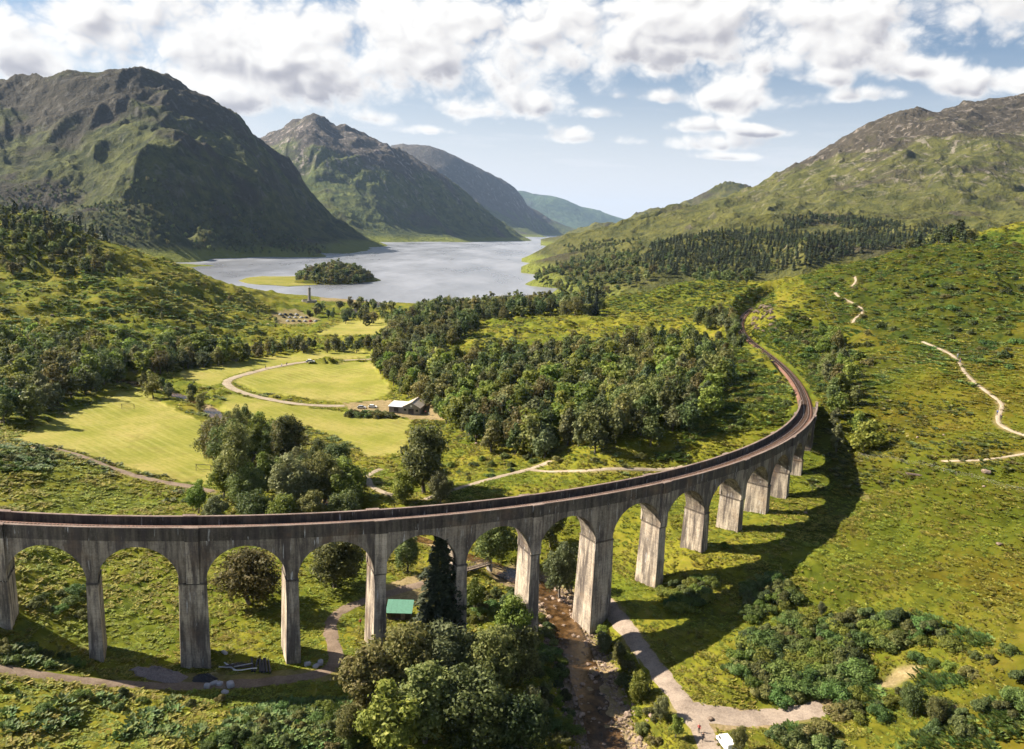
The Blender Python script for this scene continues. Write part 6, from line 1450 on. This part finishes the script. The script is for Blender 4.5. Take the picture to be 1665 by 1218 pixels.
# fences ------------------------------------------------------------------------------
def fence(pix, lab, gap=4.0, h=1.15):
    P = smooth_line([gp(*p) for p in pix], gap, 1); z = hz(P[:, 0], P[:, 1]); e = empty('wire_fence', (P[0][0], P[0][1], z[0])); tag(e, lab, 'fence'); o0 = np.array([P[0][0], P[0][1], z[0]])
    for k in range(len(P)): mb = MB(); b_ = np.array([P[k][0], P[k][1], z[k]]) - o0; mb.tube(b_ + (0, 0, -.3), b_ + (0, 0, h), .06, .05, 6); child(mb, 'post', TIMBER, e)
    for f in (.35, .7, .97):
        mb = MB()
        for k in range(len(P) - 1): a = np.array([*P[k], z[k] + h * f]) - o0; b_ = np.array([*P[k + 1], z[k + 1] + h * f]) - o0; mb.tube(a, b_, .008, .008, 4, False)
        child(mb, 'wire', STEEL, e)
fence([(1395, 742), (1440, 745), (1500, 757), (1560, 775), (1665, 800)], 'wire fence crossing the right field from the viaduct end')
fence([(1336, 478), (1352, 510), (1368, 545), (1382, 590), (1398, 640)], 'wire fence running down the slope right of the railway', 6.0)

# ------------------------------------------------------------------ ground cover and far woods
def tuft(name, mat, n, h, spread, wid, seed):
    rs_ = np.random.RandomState(seed); V = []
    for k in range(n):
        a = rs_.uniform(0, 6.3); r = spread * rs_.uniform(0, .55); b = np.array([math.cos(a) * r, math.sin(a) * r, -.05]); hh = h * rs_.uniform(.6, 1.1); a2 = a + rs_.normal() * .7; ln = spread * rs_.uniform(.3, .9)
        tip = b + np.array([math.cos(a2) * ln, math.sin(a2) * ln, hh]); mid = b * .45 + tip * .55 + np.array([0, 0, hh * .16]); s = np.array([-math.sin(a2), math.cos(a2), 0]) * wid
        V += [b - s * .5, mid - s, tip, mid + s]
    return quads_mesh(name, np.array(V), mat)
PROTO['tuft', 0] = (tuft('tuft0', LEAF['grass'], 16, .30, .75, .15, 1),); PROTO['tuft', 1] = (tuft('tuft1', LEAF['green_grass'], 16, .26, .75, .15, 2),); PROTO['tuft', 2] = (tuft('tuft2', LEAF['grass'], 14, .5, .6, .12, 3),)
PROTO['fern', 0] = (tuft('fern0', LEAF['bracken'], 18, .55, 1.2, .26, 4),); PROTO['fern', 1] = (tuft('fern1', LEAF['light'], 16, .5, 1.1, .26, 5),)
rs = np.random.RandomState(77)
def grid_at(G, x, y): return hz(x, y, G)
N0 = 52000; a = rs.uniform(R_(-36), R_(36), N0); r = 88 + 260 * rs.rand(N0) ** 1.25; x, y = np.sin(a) * r, np.cos(a) * r
z = hz(x, y); mw = grid_at(mown, x, y); di = grid_at(dirt, x, y); lu = grid_at(lush, x, y); dr = grid_at(np.minimum(drail, 99), x, y); dp = grid_at(np.minimum(dpath, 50), x, y)
fld = fbm(x / 26.0, y / 26.0, 3); fl2 = fbm(x / 7.0 + 4, y / 7.0, 2)
rv = grid_at(np.minimum(driv, 50), x, y)
ok = (mw < .3) & (di < .45) & (dp > .25) & (dr > 4.2) & (fl2 > -.42) & (rv > 6.0)
recs = []
for i in np.nonzero(ok)[0]:
    p = ('tuft', 1) if fld[i] > .08 else ('tuft', 0) if rs.rand() < .7 else ('tuft', 2)
    s = rs.uniform(.55, 1.25) * (1 + max(0, r[i] - 150) / 260); recs.append(rec(p, x[i], y[i], z[i], s, 1.25, .6))
print('tufts', len(recs))
# rank heather and rushes on the farther slopes
PROTO['heath', 0] = (tuft('heath0', LEAF['wood'], 16, .5, 1.1, .3, 14),); PROTO['heath', 1] = (tuft('heath1', LEAF['dark'], 14, .5, 1.0, .3, 15),)
N1 = 22000; a1 = rs.uniform(R_(-36), R_(36), N1); r1 = 240 + 700 * rs.rand(N1) ** 1.1; x1, y1 = np.sin(a1) * r1, np.cos(a1) * r1; z1 = hz(x1, y1)
k1 = (grid_at(mown, x1, y1) < .3) & (grid_at(dirt, x1, y1) < .4) & (grid_at(np.minimum(dpath, 50), x1, y1) > .5) & (grid_at(np.minimum(drail, 99), x1, y1) > 4.5) & (fbm(x1 / 48.0 + 8, y1 / 48.0, 3) > .08) & ~((x1 < -40) & (r1 > 450) & (fbm(x1 / 30.0, y1 / 30.0, 2) < .25)) & (z1 > LOCH + 4)
for i in np.nonzero(k1)[0]: recs.append(rec(('heath', int(rs.rand() < .4)), x1[i], y1[i], z1[i], rs.uniform(.7, 1.5) * (1 + r1[i] / 900), 1.2, .7))
N2 = 24000; a2 = rs.uniform(R_(-36), R_(36), N2); r2 = 320 + 560 * rs.rand(N2) ** 1.1; x2, y2 = np.sin(a2) * r2, np.cos(a2) * r2; z2 = hz(x2, y2)
k2 = (grid_at(mown, x2, y2) < .3) & (grid_at(dirt, x2, y2) < .4) & (grid_at(np.minimum(dpath, 50), x2, y2) > .5) & (grid_at(np.minimum(drail, 99), x2, y2) > 4.5) & (z2 > LOCH + 4) & (fbm(x2 / 16.0, y2 / 16.0, 2) > -.15)
for i in np.nonzero(k2)[0]: recs.append(rec(('tuft', int(rs.randint(0, 3))), x2[i], y2[i], z2[i], rs.uniform(1.4, 2.8) * (r2[i] / 420), 1.2, .6))
mass_of('moor_grass', 'tussocky moor grass covering the near ground', recs)
# bracken -----------------------------------------------------------------------------
def fern_patch(poly, n, seed, sc=(.8, 1.5), thr=-.1, cl=14.0, light=.35):
    G = np.array([sp(*p) for p in poly]); an = np.arctan2(G[:, 0], G[:, 1]); rr = np.hypot(G[:, 0], G[:, 1]); rs_ = np.random.RandomState(seed)
    A = rs_.uniform(an.min(), an.max(), n); Rr = np.sqrt(rs_.uniform((rr.min() * .95) ** 2, (rr.max() * 1.05) ** 2, n)); X, Y = np.sin(A) * Rr, np.cos(A) * Rr; Z = hz(X, Y); px, py = project(X, Y, Z)
    k = in_poly(px, py, poly) & (fbm(X / cl + seed, Y / cl, 2) > thr) & (grid_at(np.minimum(drail, 99), X, Y) > 4.5) & (grid_at(np.minimum(dpath, 50), X, Y) > .3)
    return [rec(('fern', int(rs_.rand() < light)), X[i], Y[i], Z[i], rs_.uniform(*sc)) for i in np.nonzero(k)[0]]
fr = []
fr += fern_patch([(985, 500), (1010, 470), (1080, 452), (1160, 455), (1260, 470), (1260, 500), (1190, 512), (1080, 518)], 9000, 1, (1.4, 2.4), -.3, 14, .5)
fr += fern_patch([(1100, 735), (1150, 560), (1195, 548), (1245, 600), (1295, 645), (1270, 690), (1150, 712)], 7000, 2, (1.0, 1.9), -.25, 14, .8)
fr += fern_patch([(1215, 545), (1290, 505), (1345, 560), (1335, 650), (1270, 590)], 5000, 3, (1.0, 1.9), -.3, 14, .8)
fr += fern_patch([(1300, 450), (1500, 400), (1665, 370), (1665, 520), (1600, 640), (1500, 600), (1400, 640), (1360, 520)], 16000, 4, (1.2, 2.3), -.02, 22)
fr += fern_patch([(1180, 1090), (1300, 1010), (1500, 1000), (1665, 1060), (1665, 1218), (1280, 1218), (1260, 1190), (1400, 1140)], 5000, 5, (.8, 1.5), .0)
fr += fern_patch([(330, 1218), (380, 1160), (470, 1140), (570, 1140), (600, 1218)], 1500, 6, (.8, 1.3), -.5)
fr += fern_patch([(0, 440), (180, 440), (330, 470), (450, 530), (400, 560), (0, 540)], 7000, 7, (1.3, 2.6), .05, 26)
fr += fern_patch([(0, 1040), (160, 1090), (0, 1080)], 500, 8, (.8, 1.3), -.5) + fern_patch([(0, 1110), (330, 1140), (330, 1218), (0, 1218)], 1200, 9, (.7, 1.2), .12, 6)
fr += fern_patch([(0, 725), (95, 740), (80, 765), (0, 765)], 900, 10, (1.0, 1.5), -.5) + fern_patch([(1055, 738), (1130, 735), (1120, 750), (1060, 748)], 600, 11, (1.1, 1.6), -.5)
print('ferns', len(fr)); mass_of('bracken', 'green bracken and ferns on banks and slopes', fr)
# conifer plantation and hillside woods, too far to tell apart ---------------------------
CL1 = [(1195, 368), (1235, 350), (1272, 356), (1275, 372), (1215, 377)]; CL2 = [(1288, 374), (1340, 362), (1398, 378), (1335, 388)]
def hill_scatter(poly, n, seed, holes=(), spacing=10.0, yr=None):
    pts_ = scatter(poly, spacing, n, seed, None, 0, yr); out_ = []
    for X, Y, Z in pts_:
        px, py = project(X, Y, Z)
        if any(in_poly(np.array([px]), np.array([py]), h)[0] for h in holes): continue
        if Z < LOCH + .8: continue
        out_.append((X, Y, Z))
    return out_
ps = hill_scatter([(1045, 425), (1060, 398), (1120, 388), (1200, 374), (1260, 356), (1330, 354), (1420, 362), (1500, 374), (1560, 378), (1585, 394), (1480, 404), (1400, 412), (1340, 428), (1280, 442), (1180, 448), (1060, 444)], 26000, 51, (CL1, CL2), 6.6)
mass_of('conifer_plantation', 'dark conifer plantation on the lower slope of the right mountain', [rec(('farspruce', k % 2) if k % 10 < 7 else ('far', k % 4), X, Y, Z, random.uniform(.5, .9), 1.3) for k, (X, Y, Z) in enumerate(ps)])
pw = hill_scatter([(0, 310), (90, 300), (180, 320), (215, 285), (260, 300), (300, 330), (350, 330), (420, 345), (470, 385), (520, 400), (545, 408), (500, 418), (430, 416), (350, 410), (260, 396), (150, 392), (0, 384)], 16000, 52, (), 13.0)
rs = np.random.RandomState(9)
pw = [p for p in pw if fbm(np.array([p[0] / 120]), np.array([p[1] / 120]), 3)[0] > -.22]
mass_of('hillside_wood', 'scattered birch wood clinging to the lower slopes of the left mountain', [rec(('far', k % 4), X, Y, Z, random.uniform(.7, 1.25)) for k, (X, Y, Z) in enumerate(pw)])
pc = hill_scatter([(0, 355), (60, 352), (140, 372), (190, 385), (190, 395), (0, 390)], 5000, 53, (), 11.0)
mass_of('left_plantation', 'dark conifers at the foot of the left mountain', [rec(('farspruce', k % 2), X, Y, Z, random.uniform(.7, 1.05)) for k, (X, Y, Z) in enumerate(pc)])
ph = hill_scatter([(915, 402), (960, 392), (1040, 392), (1050, 420), (985, 420), (925, 412)], 5000, 54, (), 16.0)
mass_of('shore_wood', 'thin birch wood above the right shore of the loch', [rec(('far', k % 4), X, Y, Z, random.uniform(.7, 1.1)) for k, (X, Y, Z) in enumerate(ph)])
print('far', len(ps), len(pw), len(pc), len(ph))

# ------------------------------------------------------------------ air
mb = MB(); mb.hexa([(-12000, -900, -80), (12000, -900, -80), (12000, 26000, -80), (-12000, 26000, -80)], [(-12000, -900, 1050), (12000, -900, 1050), (12000, 26000, 1050), (-12000, 26000, 1050)])
hm = bpy.data.materials.new('haze'); hm.use_nodes = True; t = NT(hm.node_tree); t.n.clear(); o_ = t.add('ShaderNodeOutputMaterial'); pv = t.add('ShaderNodeVolumePrincipled', inputs={'Color': (.48, .68, 1.0, 1), 'Density': 1.8e-5, 'Anisotropy': .1}); t.l.new(pv.outputs[0], o_.inputs['Volume'])
hz_o = tag(mb.build('haze', hm), 'thin blue haze in the distance', kind='stuff')
